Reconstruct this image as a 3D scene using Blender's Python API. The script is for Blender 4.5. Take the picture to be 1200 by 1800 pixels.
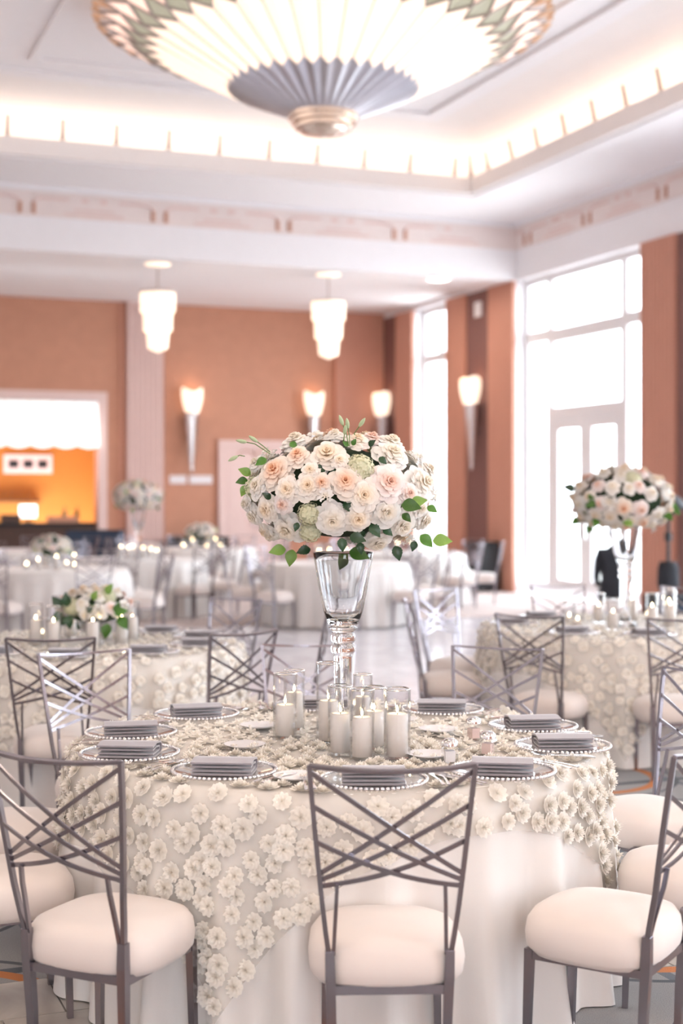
import bpy, bmesh, math, random
from mathutils import Vector, Matrix, noise
random.seed(7)
PI = math.pi
sc = bpy.context.scene
for o in list(bpy.data.objects): bpy.data.objects.remove(o)

# ------------------------------------------------------------------ camera, world, exposure
YAW = math.radians(21.6)           # camera looks 21.6 degrees to the right of the room's +Y axis
CT, ST = math.cos(YAW), math.sin(YAW)
HC = 1.64                          # camera height
FPX = 2500.0                       # focal length in pixels of the 1200 x 1800 frame
HORIZON = 870.0
cam_d = bpy.data.cameras.new('camera'); cam = bpy.data.objects.new('camera', cam_d)
sc.collection.objects.link(cam); sc.camera = cam
cam.location = (0, 0, HC); cam.rotation_euler = (PI/2, 0, -YAW)
cam_d.sensor_fit = 'VERTICAL'; cam_d.sensor_height = 36; cam_d.sensor_width = 24
cam_d.lens = 50; cam_d.shift_y = -(900 - HORIZON)/1800
cam_d.clip_start = .1; cam_d.clip_end = 300
cam_d.dof.use_dof = True; cam_d.dof.focus_distance = 4.72; cam_d.dof.aperture_fstop = 1.8

world = bpy.data.worlds.new('world'); sc.world = world; world.use_nodes = True
bg = world.node_tree.nodes['Background']
bg.inputs[0].default_value = (.86, .93, 1.0, 1); bg.inputs[1].default_value = 5.6

sc.view_settings.view_transform = 'Standard'; sc.view_settings.look = 'None'
sc.view_settings.gamma = 1; sc.view_settings.use_curve_mapping = False
sc.view_settings.exposure = 1.33
cy = sc.cycles
cy.use_denoising = True
cy.max_bounces = 8; cy.diffuse_bounces = 5; cy.glossy_bounces = 3; cy.transmission_bounces = 8
cy.transparent_max_bounces = 32; cy.caustics_reflective = False; cy.caustics_refractive = False
cy.sample_clamp_indirect = 8; cy.sample_clamp_direct = 0

# room dimensions (metres, world axes: X along the back wall, Y into the room)
XR = 11.56          # right wall face
YB = 26.95          # back wall face
YBEAM = 21.2        # face of the back beam
ZL, ZH, ZT = 5.25, 6.2, 6.85    # low soffit, high ceiling ring, coffer ceiling
CX0, CX1, CY0, CY1 = 1.03, 9.57, 8.9, 18.9   # coffer opening
XL, YR = -8.0, -8.0                          # left and rear walls (out of view)

# daylight portals in the windows of the right wall (they only guide the sky's light)
WINS = [(23.8, 25.3), (17.4, 21.2), (11.0, 14.8), (4.6, 8.4), (-1.8, 2.0), (-8.0, -4.4)]
for k, (a, b) in enumerate(WINS):
    L = bpy.data.lights.new('window_portal', 'AREA'); L.shape = 'RECTANGLE'
    L.size = 5.0; L.size_y = b - a; L.cycles.is_portal = True
    o = bpy.data.objects.new('window_portal', L); sc.collection.objects.link(o)
    o.location = (XR + .32, (a+b)/2, 2.65); o.rotation_euler = (0, PI/2, 0)

ADDED_RWINS = [(-3.2, -.6)]     # unseen rear-wall window, added to light the sides facing the camera
for a, b in ADDED_RWINS:
    L = bpy.data.lights.new('window_portal', 'AREA'); L.shape = 'RECTANGLE'
    L.size = b - a; L.size_y = 4.8; L.cycles.is_portal = True
    o = bpy.data.objects.new('window_portal', L); sc.collection.objects.link(o)
    o.location = ((a+b)/2, YR-.5, 2.6); o.rotation_euler = (PI/2, 0, 0)

# ------------------------------------------------------------------ helpers
col = sc.collection
def W(x, y, z=0):
    """camera-floor coordinates (x right, y away from the lens) to world"""
    return Vector((x*CT + y*ST, -x*ST + y*CT, z))
def PX(px, py, d):
    return W((px-600)/FPX*d, d, HC + (HORIZON-py)/FPX*d)
def on_right(px):     # Y of the right wall seen at pixel column px
    u = (px-600)/FPX; d = XR/(CT*u+ST); return d*(CT-ST*u)
def on_back(px, Y=YB):
    u = (px-600)/FPX; d = Y/(CT-ST*u); return d*(CT*u+ST), d

class MB:
    def __init__(s): s.v = []; s.f = []
    def add(s, vs, fs):
        n = len(s.v); s.v += [tuple(p) for p in vs]; s.f += [tuple(i+n for i in f) for f in fs]; return s
    def box(s, x0, x1, y0, y1, z0, z1):
        v = [(x0,y0,z0),(x1,y0,z0),(x1,y1,z0),(x0,y1,z0),(x0,y0,z1),(x1,y0,z1),(x1,y1,z1),(x0,y1,z1)]
        return s.add(v, [(3,2,1,0),(4,5,6,7),(0,1,5,4),(1,2,6,5),(2,3,7,6),(3,0,4,7)])
    def cbox(s, c, sx, sy, sz): 
        return s.box(c[0]-sx/2, c[0]+sx/2, c[1]-sy/2, c[1]+sy/2, c[2]-sz/2, c[2]+sz/2)
    def tube(s, path, r, n=8, caps=True):
        path = [Vector(p) for p in path]; m = len(path); vs = []; fs = []
        if not hasattr(r, '__len__'): r = [r]*m
        ref = None
        for i, p in enumerate(path):
            t = (path[min(i+1,m-1)] - path[max(i-1,0)])
            if t.length < 1e-9: t = Vector((0,0,1))
            t.normalize()
            if ref is None: ref = Vector((1,0,0)) if abs(t.x) < .8 else Vector((0,1,0))
            a = (ref - t*ref.dot(t)).normalized(); b = t.cross(a); ref = a
            for k in range(n):
                q = 2*PI*k/n; vs.append(p + (a*math.cos(q)+b*math.sin(q))*r[i])
        for i in range(m-1):
            for k in range(n):
                k2 = (k+1) % n; fs.append((i*n+k, i*n+k2, (i+1)*n+k2, (i+1)*n+k))
        if caps: fs += [tuple(range(n))[::-1], tuple((m-1)*n+k for k in range(n))]
        return s.add(vs, fs)
    def sweep(s, path, w, h, up=(0,0,1)):
        """rectangular bar along a path: w across (perpendicular to up), h along up"""
        path = [Vector(p) for p in path]; m = len(path); vs = []; fs = []; up = Vector(up)
        if not hasattr(w, '__len__'): w = [w]*m
        if not hasattr(h, '__len__'): h = [h]*m
        for i, p in enumerate(path):
            t = (path[min(i+1,m-1)] - path[max(i-1,0)]).normalized()
            a = t.cross(up); a = a.normalized() if a.length > 1e-6 else Vector((1,0,0)); b = a.cross(t).normalized()
            for sa, sb in ((-1,-1),(1,-1),(1,1),(-1,1)): vs.append(p + a*sa*w[i]/2 + b*sb*h[i]/2)
        for i in range(m-1):
            for k in range(4):
                k2 = (k+1) % 4; fs.append((i*4+k, i*4+k2, (i+1)*4+k2, (i+1)*4+k))
        fs += [(3,2,1,0), tuple((m-1)*4+k for k in range(4))]
        return s.add(vs, fs)
    def lathe(s, prof, n=24, c=(0,0,0), a0=0, a1=2*PI):
        full = abs(a1-a0-2*PI) < 1e-6; nn = n if full else n+1; vs = []; fs = []
        for r, z in prof:
            for k in range(nn):
                q = a0 + (a1-a0)*k/n; vs.append((c[0]+r*math.cos(q), c[1]+r*math.sin(q), c[2]+z))
        for i in range(len(prof)-1):
            for k in range(n):
                k2 = (k+1) % nn; fs.append((i*nn+k, i*nn+k2, (i+1)*nn+k2, (i+1)*nn+k))
        return s.add(vs, fs)
    def grid(s, fn, nu, nv, wrap=False):
        vs = []; fs = []; cu = nu if wrap else nu+1
        for j in range(nv+1):
            for i in range(cu): vs.append(fn(i/nu, j/nv))
        for j in range(nv):
            for i in range(nu):
                i2 = (i+1) % cu; fs.append((j*cu+i, j*cu+i2, (j+1)*cu+i2, (j+1)*cu+i))
        return s.add(vs, fs)
    def mesh(s, name, mat, smooth=False):
        me = bpy.data.meshes.new(name); me.from_pydata(s.v, [], s.f); me.update()
        if mat: me.materials.append(mat)
        if smooth: me.polygons.foreach_set('use_smooth', [True]*len(me.polygons))
        return me
    def build(s, name, mat, parent=None, smooth=False, **k):
        return obj(name, s.mesh(name, mat, smooth), parent, **k)

def obj(name, me, parent=None, loc=(0,0,0), rot=(0,0,0), scale=(1,1,1)):
    o = bpy.data.objects.new(name, me); col.objects.link(o)
    o.location = loc; o.rotation_euler = rot; o.scale = scale
    if parent: o.parent = parent
    return o
def empty(name, loc=(0,0,0), rz=0):
    o = bpy.data.objects.new(name, None); col.objects.link(o); o.location = loc; o.rotation_euler = (0,0,rz)
    o.empty_display_size = .1; return o
def tag(o, label, cat, group=None, kind=None):
    o['label'] = label; o['category'] = cat
    if group: o['group'] = group
    if kind: o['kind'] = kind
    return o
def struct(o): o['kind'] = 'structure'; return o
KIDS = {}
def copy_tree(root, loc, rz, label, cat=None, group=None):
    r = root.copy(); col.objects.link(r); r.location = loc; r.rotation_euler = (0,0,rz); r['label'] = label
    if group: r['group'] = group
    for ch in KIDS.setdefault(root.name, list(root.children)):
        c = ch.copy(); col.objects.link(c); c.parent = r
        for g in KIDS.setdefault(ch.name, list(ch.children)):
            d = g.copy(); col.objects.link(d); d.parent = c
    return r
def euler_to(n, spin=0, z=Vector((0,0,1))):
    n = Vector(n).normalized(); q = n.to_track_quat('Z', 'Y')
    return (q.to_matrix() @ Matrix.Rotation(spin, 3, 'Z')).to_euler()

# ------------------------------------------------------------------ materials
def new_mat(name):
    m = bpy.data.materials.new(name); m.use_nodes = True; return m, m.node_tree, m.node_tree.nodes['Principled BSDF']
def mat(name, c, rough=.5, metal=0., var=.06, scale=8., bump=0., bscale=60., emit=0., ecol=None, sheen=0., trans=0., objvar=0., spec=None):
    m, nt, b = new_mat(name); N = nt.nodes; Lk = nt.links
    b.inputs['Roughness'].default_value = rough; b.inputs['Metallic'].default_value = metal
    if spec is not None: b.inputs['Specular IOR Level'].default_value = spec
    tc = N.new('ShaderNodeTexCoord')
    nz = N.new('ShaderNodeTexNoise'); nz.inputs['Scale'].default_value = scale; nz.inputs['Detail'].default_value = 4
    Lk.new(tc.outputs['Object'], nz.inputs['Vector'])
    mr = N.new('ShaderNodeMapRange'); mr.inputs[3].default_value = 1-var; mr.inputs[4].default_value = 1+var
    Lk.new(nz.outputs[0], mr.inputs[0])
    hs = N.new('ShaderNodeHueSaturation'); hs.inputs['Color'].default_value = (*c, 1)
    src = mr.outputs[0]
    if objvar:
        oi = N.new('ShaderNodeObjectInfo'); m2 = N.new('ShaderNodeMapRange')
        m2.inputs[3].default_value = 1-objvar; m2.inputs[4].default_value = 1+objvar*.4
        Lk.new(oi.outputs['Random'], m2.inputs[0])
        mu = N.new('ShaderNodeMath'); mu.operation = 'MULTIPLY'; Lk.new(src, mu.inputs[0]); Lk.new(m2.outputs[0], mu.inputs[1]); src = mu.outputs[0]
    Lk.new(src, hs.inputs['Value']); Lk.new(hs.outputs[0], b.inputs['Base Color'])
    if bump:
        n2 = N.new('ShaderNodeTexNoise'); n2.inputs['Scale'].default_value = bscale; Lk.new(tc.outputs['Object'], n2.inputs['Vector'])
        bp = N.new('ShaderNodeBump'); bp.inputs['Strength'].default_value = bump; bp.inputs['Distance'].default_value = .01
        Lk.new(n2.outputs[0], bp.inputs['Height']); Lk.new(bp.outputs[0], b.inputs['Normal'])
    if emit:
        b.inputs['Emission Color'].default_value = (*(ecol or c), 1); b.inputs['Emission Strength'].default_value = emit
    if sheen: b.inputs['Sheen Weight'].default_value = sheen
    if trans:      # thin fabric or petal: let part of the light through
        tr = N.new('ShaderNodeBsdfTranslucent'); Lk.new(hs.outputs[0], tr.inputs['Color'])
        mx = N.new('ShaderNodeMixShader'); mx.inputs[0].default_value = trans
        out = N['Material Output']; Lk.new(b.outputs[0], mx.inputs[1]); Lk.new(tr.outputs[0], mx.inputs[2]); Lk.new(mx.outputs[0], out.inputs[0])
    return m
def petal(name, outer, heart, r0=.18, r1=.62):
    m = mat(name, outer, .6, var=.03, trans=.14, objvar=.04); nt = m.node_tree; N = nt.nodes; Lk = nt.links
    tc = next(n for n in N if n.type == 'TEX_COORD'); hs = next(n for n in N if n.type == 'HUE_SAT')
    sp = N.new('ShaderNodeSeparateXYZ'); cb = N.new('ShaderNodeCombineXYZ'); ln = N.new('ShaderNodeVectorMath'); ln.operation = 'LENGTH'
    Lk.new(tc.outputs['Object'], sp.inputs[0]); Lk.new(sp.outputs[0], cb.inputs[0]); Lk.new(sp.outputs[1], cb.inputs[1]); Lk.new(cb.outputs[0], ln.inputs[0])
    mr = N.new('ShaderNodeMapRange'); mr.inputs[1].default_value = r0; mr.inputs[2].default_value = r1; Lk.new(ln.outputs['Value'], mr.inputs[0])
    mx = N.new('ShaderNodeMixRGB'); mx.inputs[1].default_value = (*heart,1); mx.inputs[2].default_value = (*outer,1)
    Lk.new(mr.outputs[0], mx.inputs[0]); Lk.new(mx.outputs[0], hs.inputs['Color']); return m
def glass_thin(name, tint=(.992,.995,.998), edge=.12):
    m, nt, b = new_mat(name); N = nt.nodes; Lk = nt.links; N.remove(b)
    t = N.new('ShaderNodeBsdfTransparent'); t.inputs[0].default_value = (*tint, 1)
    g = N.new('ShaderNodeBsdfGlossy'); g.inputs['Roughness'].default_value = .03
    lw = N.new('ShaderNodeLayerWeight'); lw.inputs['Blend'].default_value = .5
    pw = N.new('ShaderNodeMath'); pw.operation = 'POWER'; pw.inputs[1].default_value = 2.1; Lk.new(lw.outputs['Facing'], pw.inputs[0])
    mu = N.new('ShaderNodeMath'); mu.operation = 'MULTIPLY_ADD'; mu.inputs[1].default_value = .9; mu.inputs[2].default_value = .018
    mu.use_clamp = True
    mx = N.new('ShaderNodeMixShader'); Lk.new(pw.outputs[0], mu.inputs[0]); Lk.new(mu.outputs[0], mx.inputs[0])
    Lk.new(t.outputs[0], mx.inputs[1]); Lk.new(g.outputs[0], mx.inputs[2]); Lk.new(mx.outputs[0], N['Material Output'].inputs[0])
    return m
def glass_solid(name):
    m, nt, b = new_mat(name)
    b.inputs['Base Color'].default_value = (.98,.99,1,1); b.inputs['Roughness'].default_value = .02
    b.inputs['IOR'].default_value = 1.45; b.inputs['Transmission Weight'].default_value = 1
    return m
def sheer(name, c, alpha):
    m, nt, b = new_mat(name); N = nt.nodes; Lk = nt.links
    b.inputs['Base Color'].default_value = (*c,1); b.inputs['Roughness'].default_value = .8
    tl = N.new('ShaderNodeBsdfTranslucent'); tl.inputs[0].default_value = (*c,1)
    m1 = N.new('ShaderNodeMixShader'); m1.inputs[0].default_value = .4; Lk.new(b.outputs[0], m1.inputs[1]); Lk.new(tl.outputs[0], m1.inputs[2])
    t = N.new('ShaderNodeBsdfTransparent'); mx = N.new('ShaderNodeMixShader'); mx.inputs[0].default_value = alpha
    Lk.new(t.outputs[0], mx.inputs[1]); Lk.new(m1.outputs[0], mx.inputs[2]); Lk.new(mx.outputs[0], N['Material Output'].inputs[0])
    return m
def emis(name, c, s):
    m, nt, b = new_mat(name); b.inputs['Base Color'].default_value = (*c,1); b.inputs['Roughness'].default_value = .4
    b.inputs['Emission Color'].default_value = (*c,1); b.inputs['Emission Strength'].default_value = s; return m

M = {}
M['plaster'] = mat('plaster', (.86,.84,.86), .7, var=.02, bump=.05)
M['plaster_warm'] = mat('plaster_warm', (.86,.82,.81), .7, var=.02)
M['frieze'] = mat('frieze', (.82,.72,.69), .7, var=.05)
M['frieze_relief'] = mat('frieze_relief', (.55,.30,.21), .7, var=.1)
M['terracotta'] = mat('terracotta', (.56,.28,.185), .75, var=.10, scale=5, bump=.15, bscale=40)
M['pilaster'] = mat('pilaster', (.60,.30,.215), .7, var=.05, scale=3)
M['dark_panel'] = mat('dark_panel', (.22,.105,.09), .75, var=.18, scale=30, bump=.2)
M['pink_stone'] = mat('pink_stone', (.78,.60,.56), .6, var=.05)
M['window_white'] = mat('window_white', (.82,.80,.81), .45, var=.02)
M['pane'] = glass_thin('pane', (.98,.99,1.0))
M['satin'] = mat('satin', (.79,.76,.735), .42, var=.02, bump=.04, bscale=200, sheen=.3)
M['tulle'] = sheer('tulle', (.92,.88,.82), .35)
M['rosette'] = mat('rosette', (.95,.91,.85), .85, var=.03, scale=40, trans=.15, objvar=.05)
M['seat'] = mat('seat', (.77,.69,.645), .75, var=.03, bump=.05, bscale=400, sheen=.4)
M['chair_metal'] = mat('chair_metal', (.34,.32,.355), .27, metal=1., var=.05)
M['silver'] = mat('silver', (.80,.79,.80), .16, metal=1., var=.04)
M['napkin'] = mat('napkin', (.34,.315,.35), .55, var=.05, bump=.08, bscale=300, sheen=.5)
M['glass'] = glass_thin('glass'); M['crystal'] = glass_solid('crystal')
M['wax'] = mat('wax', (.95,.90,.86), .5, var=.02, trans=.15)
M['wick'] = mat('wick', (.05,.04,.03), .9)
M['flame'] = emis('flame', (1,.74,.40), 22)
M['rose_cream'] = petal('rose_cream', (.95,.90,.84), (.93,.78,.60))
M['rose_white'] = petal('rose_white', (.95,.93,.90), (.94,.86,.74))
M['rose_blush'] = petal('rose_blush', (.94,.86,.84), (.92,.66,.55))
M['rose_peach'] = petal('rose_peach', (.95,.87,.79), (.93,.58,.38), .1, .7)
M['hydrangea'] = mat('hydrangea', (.80,.80,.60), .65, var=.08, trans=.25)
M['leaf'] = mat('leaf', (.09,.24,.035), .38, var=.2, scale=20, trans=.2, objvar=.5)
M['leaf_light'] = mat('leaf_light', (.24,.42,.09), .4, var=.15, scale=20, trans=.25, objvar=.3)
M['leaf_dark'] = mat('leaf_dark', (.025,.075,.03), .35, var=.2, scale=20, objvar=.3)
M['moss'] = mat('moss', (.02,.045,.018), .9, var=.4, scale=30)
M['stem'] = mat('stem', (.14,.25,.07), .6)
M['bud'] = mat('bud', (.55,.66,.42), .6, trans=.2)
M['black'] = mat('black', (.012,.013,.016), .6, var=.2)
M['black_cloth'] = mat('black_cloth', (.02,.022,.028), .85, var=.2)
M['navy'] = mat('navy', (.03,.05,.09), .7)
M['lamp_glass'] = emis('lamp_glass', (1,.82,.66), .36)
M['lamp_pink'] = emis('lamp_pink', (1,.74,.62), .35)
M['cove_lamp'] = emis('cove_lamp', (1,.83,.66), 3.6)
M['pend_glass'] = emis('pend_glass', (1,.82,.64), .48)
M['lead'] = mat('lead', (.45,.38,.35), .4, metal=.6)
M['green_glass'] = mat('green_glass', (.42,.42,.34), .35, var=.1, emit=.12, ecol=(.9,.85,.6))
M['pleat_metal'] = mat('pleat_metal', (.55,.55,.60), .32, metal=.9)
M['finial'] = mat('finial', (.75,.66,.58), .2, metal=1.)
M['brass'] = mat('brass', (.75,.5,.32), .35, metal=.8)
M['orange_wall'] = mat('orange_wall', (.46,.165,.022), .6, var=.05)
M['screen'] = emis('screen', (.9,.95,1.0), 1.2)
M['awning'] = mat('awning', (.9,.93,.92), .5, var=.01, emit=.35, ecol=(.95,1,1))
M['wood_dark'] = mat('wood_dark', (.07,.035,.025), .5, var=.2)
M['skin'] = mat('skin', (.55,.36,.27), .55)
M['hair'] = mat('hair', (.03,.02,.015), .6)

def marble(name, c1, c2, rough, tile=0.):
    m, nt, b = new_mat(name); N = nt.nodes; Lk = nt.links
    tc = N.new('ShaderNodeTexCoord'); nz = N.new('ShaderNodeTexNoise'); nz.inputs['Scale'].default_value = 2.2
    nz.inputs['Detail'].default_value = 8; nz.inputs['Distortion'].default_value = 1.6
    Lk.new(tc.outputs['Object'], nz.inputs['Vector'])
    cr = N.new('ShaderNodeValToRGB'); cr.color_ramp.elements[0].position = .35; cr.color_ramp.elements[1].position = .65
    cr.color_ramp.elements[0].color = (*c1,1); cr.color_ramp.elements[1].color = (*c2,1); Lk.new(nz.outputs[0], cr.inputs[0])
    o = cr.outputs[0]
    if tile:
        bk = N.new('ShaderNodeTexBrick'); bk.offset = .5; bk.inputs['Scale'].default_value = 1; bk.inputs['Brick Width'].default_value = tile
        bk.inputs['Row Height'].default_value = tile; bk.inputs['Mortar Size'].default_value = .006
        bk.inputs['Color2'].default_value = (.93,.93,.93,1); bk.inputs['Color1'].default_value = (1,1,1,1); bk.inputs['Mortar'].default_value = (.55,.55,.55,1)
        Lk.new(tc.outputs['Object'], bk.inputs['Vector'])
        mm = N.new('ShaderNodeMixRGB'); mm.blend_type = 'MULTIPLY'; mm.inputs[0].default_value = 1
        Lk.new(o, mm.inputs[1]); Lk.new(bk.outputs[0], mm.inputs[2]); o = mm.outputs[0]
    Lk.new(o, b.inputs['Base Color']); b.inputs['Roughness'].default_value = rough
    return m
M['marble'] = marble('marble', (.74,.72,.76), (.86,.84,.88), .16, .9)
M['tile'] = marble('tile', (.42,.38,.34), (.58,.54,.49), .22)

def carpet_mat(name):
    """grey carpet with orange arcs, rosettes and dark border bands, in world metres"""
    m, nt, b = new_mat(name); N = nt.nodes; Lk = nt.links
    tc = N.new('ShaderNodeTexCoord'); sp = N.new('ShaderNodeSeparateXYZ'); Lk.new(tc.outputs['Object'], sp.inputs[0])
    def math_(op, a, c=None, d=None):
        n = N.new('ShaderNodeMath'); n.operation = op
        for i, x in enumerate((a, c, d)):
            if x is None: continue
            if isinstance(x, (int, float)): n.inputs[i].default_value = x
            else: Lk.new(x, n.inputs[i])
        return n.outputs[0]
    def cell(x, size, off): return math_('SUBTRACT', math_('FRACT', math_('DIVIDE', math_('ADD', x, off), size)), .5)
    x, y = sp.outputs[0], sp.outputs[1]
    cx, cyv = cell(x, 1.3, 100.35), cell(y, 1.3, 100.05)
    r = math_('SQRT', math_('ADD', math_('MULTIPLY', cx, cx), math_('MULTIPLY', cyv, cyv)))
    ring = math_('LESS_THAN', math_('ABSOLUTE', math_('SUBTRACT', r, .36)), .022)
    ring2 = math_('LESS_THAN', math_('ABSOLUTE', math_('SUBTRACT', r, .45)), .010)
    vor = N.new('ShaderNodeTexVoronoi'); vor.inputs['Scale'].default_value = 1.5; Lk.new(tc.outputs['Object'], vor.inputs['Vector'])
    blob = math_('LESS_THAN', vor.outputs['Distance'], .17)
    stripe = math_('LESS_THAN', math_('ABSOLUTE', cell(x, .65, 100.2)), .035)
    stripe2 = math_('LESS_THAN', math_('ABSOLUTE', cell(y, .65, 100.0)), .045)
    nz = N.new('ShaderNodeTexNoise'); nz.inputs['Scale'].default_value = 260; Lk.new(tc.outputs['Object'], nz.inputs['Vector'])
    base = N.new('ShaderNodeValToRGB'); base.color_ramp.elements[0].color = (.26,.26,.27,1); base.color_ramp.elements[1].color = (.37,.365,.36,1)
    base.color_ramp.elements[0].position = .3; base.color_ramp.elements[1].position = .7; Lk.new(nz.outputs[0], base.inputs[0])
    cur = base.outputs[0]
    for fac, c in ((stripe2, (.10,.115,.135)), (stripe, (.15,.165,.19)), (ring2, (.10,.11,.125)), (blob, (.47,.27,.17)), (ring, (.52,.19,.07))):
        mx = N.new('ShaderNodeMixRGB'); Lk.new(fac, mx.inputs[0]); Lk.new(cur, mx.inputs[1]); mx.inputs[2].default_value = (*c,1); cur = mx.outputs[0]
    Lk.new(cur, b.inputs['Base Color']); b.inputs['Roughness'].default_value = .95
    bp = N.new('ShaderNodeBump'); bp.inputs['Strength'].default_value = .4; bp.inputs['Distance'].default_value = .01
    Lk.new(nz.outputs[0], bp.inputs['Height']); Lk.new(bp.outputs[0], b.inputs['Normal'])
    return m
M['carpet'] = carpet_mat('carpet')
M['carpet_plain'] = mat('carpet_plain', (.58,.49,.46), .95, var=.25, scale=1.2)
M['terrace'] = mat('terrace', (.7,.68,.64), .8, var=.1, scale=1)

# ------------------------------------------------------------------ floor
struct(MB().box(XL, XR+.1, YR, YB+.1, -.14, -.012).build('floor', M['marble']))
fl = bpy.data.objects['floor']
LANE0, LANE1 = 4.18, 4.86
struct(MB().box(XL, XR-.02, YR, LANE0, -.012, .0).build('carpet_near', M['carpet']))
struct(MB().box(XL, XR-.02, LANE1, 8.9, -.012, .0).build('carpet_middle', M['carpet']))
struct(MB().box(XL, 1.2, 8.9, YB, -.012, .0).build('carpet_side', M['carpet_plain']))
struct(MB().box(1.2, XR-.02, 17.2, YB, -.012, .0).build('carpet_back', M['carpet_plain']))
tm = MB().box(.003, .447, .003, .337, 0, .012).mesh('marble_tile', M['tile'])
for i in range(16):
    for j in range(2):
        obj('marble_tile', tm, fl, (-1.6+i*.45+(j*.2), LANE0+j*.34, -.012))
struct(MB().box(XL, -1.6, LANE0, LANE1, -.0119, 0).box(6.0, XR-.02, LANE0, LANE1, -.0119, 0).build('tile_lane', M['tile']))
struct(MB().box(XR+.25, 45, -30, 50, -.3, -.05).build('terrace', M['terrace']))

# ------------------------------------------------------------------ ceiling
c = MB()
c.box(XL, XR+.4, YR-.2, 6.6, ZL, ZL+.2)                       # low ceiling towards the camera
c.box(XL, -1.0, 6.6, YBEAM, ZL, ZL+.2)
c.box(XL, XR+.4, 22.5, YB+.1, ZL+.1, ZL+.3)                     # alcove ceiling
c.box(-1.0, CX0, 6.6, YBEAM, ZH, ZH+.04).box(CX1, XR+.1, 6.6, YBEAM, ZH, ZH+.04)
c.box(CX0, CX1, 6.6, CY0, ZH, ZH+.04).box(CX0, CX1, CY1, YBEAM, ZH, ZH+.04)
ceil = struct(c.build('ceiling', M['plaster']))
b = MB().box(XL, XR, YBEAM, 22.5, ZL, ZH+.1); struct(b.build('trim_1', M['plaster']))      # back beam
b = MB().box(-1.2, -1.0, 6.6, YBEAM, ZL, ZH+.1).box(-1.2, XR, 6.4, 6.6, ZL, ZH+.1); struct(b.build('trim_2', M['plaster']))
# stepped moulding round the coffer opening
mo = empty('trim_3'); struct(mo)
def ring(mb, e0, e1, z0, z1):     # rectangular ring between offsets e0<e1 outside the opening
    x0,x1,y0,y1 = CX0,CX1,CY0,CY1
    mb.box(x0-e1, x0-e0, y0-e1, y1+e1, z0, z1).box(x1+e0, x1+e1, y0-e1, y1+e1, z0, z1)
    mb.box(x0-e0, x1+e0, y0-e1, y0-e0, z0, z1).box(x0-e0, x1+e0, y1+e0, y1+e1, z0, z1)
for e0, e1, z0, z1, m_ in ((-.05,.05,6.10,6.33,'plaster_warm'),(.05,.20,6.075,6.2,'plaster'),(.2,.34,6.11,6.2,'plaster'),(.34,.5,6.15,6.2,'plaster'),(.5,.7,6.18,6.2,'plaster')):
    r_ = MB(); ring(r_, e0, e1, z0, z1); r_.build('moulding', M[m_], mo)
# lamp trough, curved cove and coffer ceiling
cv = MB()
def cove_prof(t): return (.62-2.0*t if t > 0 else .62, 0)
prof = [(.62, ZH+.05), (.66, ZH+.18), (.55, ZH+.34), (.25, ZH+.46), (-.2, ZH+.55), (-.7, ZH+.60), (-1.15, ZH+.62)]
def rect_at(e): return [(CX0-e, CY0-e), (CX1+e, CY0-e), (CX1+e, CY1+e), (CX0-e, CY1+e)]
vs = [(x, y, z) for e, z in prof for x, y in rect_at(e)]
fs = [(i*4+k, (i+1)*4+k, (i+1)*4+(k+1) % 4, i*4+(k+1) % 4) for i in range(len(prof)-1) for k in range(4)]
cv.add(vs, fs); struct(cv.build('trim_4', M['plaster_warm']))
up = MB()
def inner_ring(e0, e1, z0, z1):
    x0,x1,y0,y1 = CX0+e0,CX1-e0,CY0+e0,CY1-e0; w = e1-e0
    up.box(x0, x0+w, y0, y1, z0, z1).box(x1-w, x1, y0, y1, z0, z1).box(x0+w, x1-w, y0, y0+w, z0, z1).box(x0+w, x1-w, y1-w, y1, z0, z1)
up.box(CX0+1.1, CX1-1.1, CY0+1.1, CY1-1.1, ZT, ZT+.1)
inner_ring(1.1, 1.35, ZT-.05, ZT); inner_ring(1.75, 1.85, ZT-.04, ZT)
struct(up.build('trim_5', M['plaster']))
cl = MB(); ring(cl, .16, .24, ZH+.05, ZH+.075); tag(cl.build('cove_lamp', M['cove_lamp']), 'warm light strip hidden in the cove around the ceiling coffer', 'lamp')
fin = MB().add([(-.028,0,0),(.028,0,0),(.028,-.05,.0),(-.028,-.05,0),(-.020,.06,.30),(.020,.06,.30),(.020,.03,.30),(-.020,.03,.30)],
               [(3,2,1,0),(4,5,6,7),(0,1,5,4),(1,2,6,5),(2,3,7,6),(3,0,4,7)]).mesh('fin', M['lead'])
x = 2.78 - .72*2
while x < CX1-.2:
    obj('fin', fin, mo, (x, CY1-.03, ZH+.10), (0,0,PI)); obj('fin', fin, mo, (x, CY0+.03, ZH+.10)); x += .72
y = CY1 - .55
while y > CY0+.2:
    obj('fin', fin, mo, (CX1-.03, y, ZH+.10), (0,0,PI/2)); obj('fin', fin, mo, (CX0+.03, y, ZH+.10), (0,0,-PI/2)); y -= .72
big = MB().add([(-.03,0,0),(.03,0,0),(.03,-.06,0),(-.03,-.06,0),(-.015,.07,.36),(.015,.07,.36),(.015,.04,.36),(-.015,.04,.36)],
               [(3,2,1,0),(4,5,6,7),(0,1,5,4),(1,2,6,5),(2,3,7,6),(3,0,4,7)]).mesh('corner_fin', M['lead'])
obj('corner_fin', big, mo, (CX1-.05, CY1-.05, ZH+.10), (0,0,PI*.75))
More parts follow.
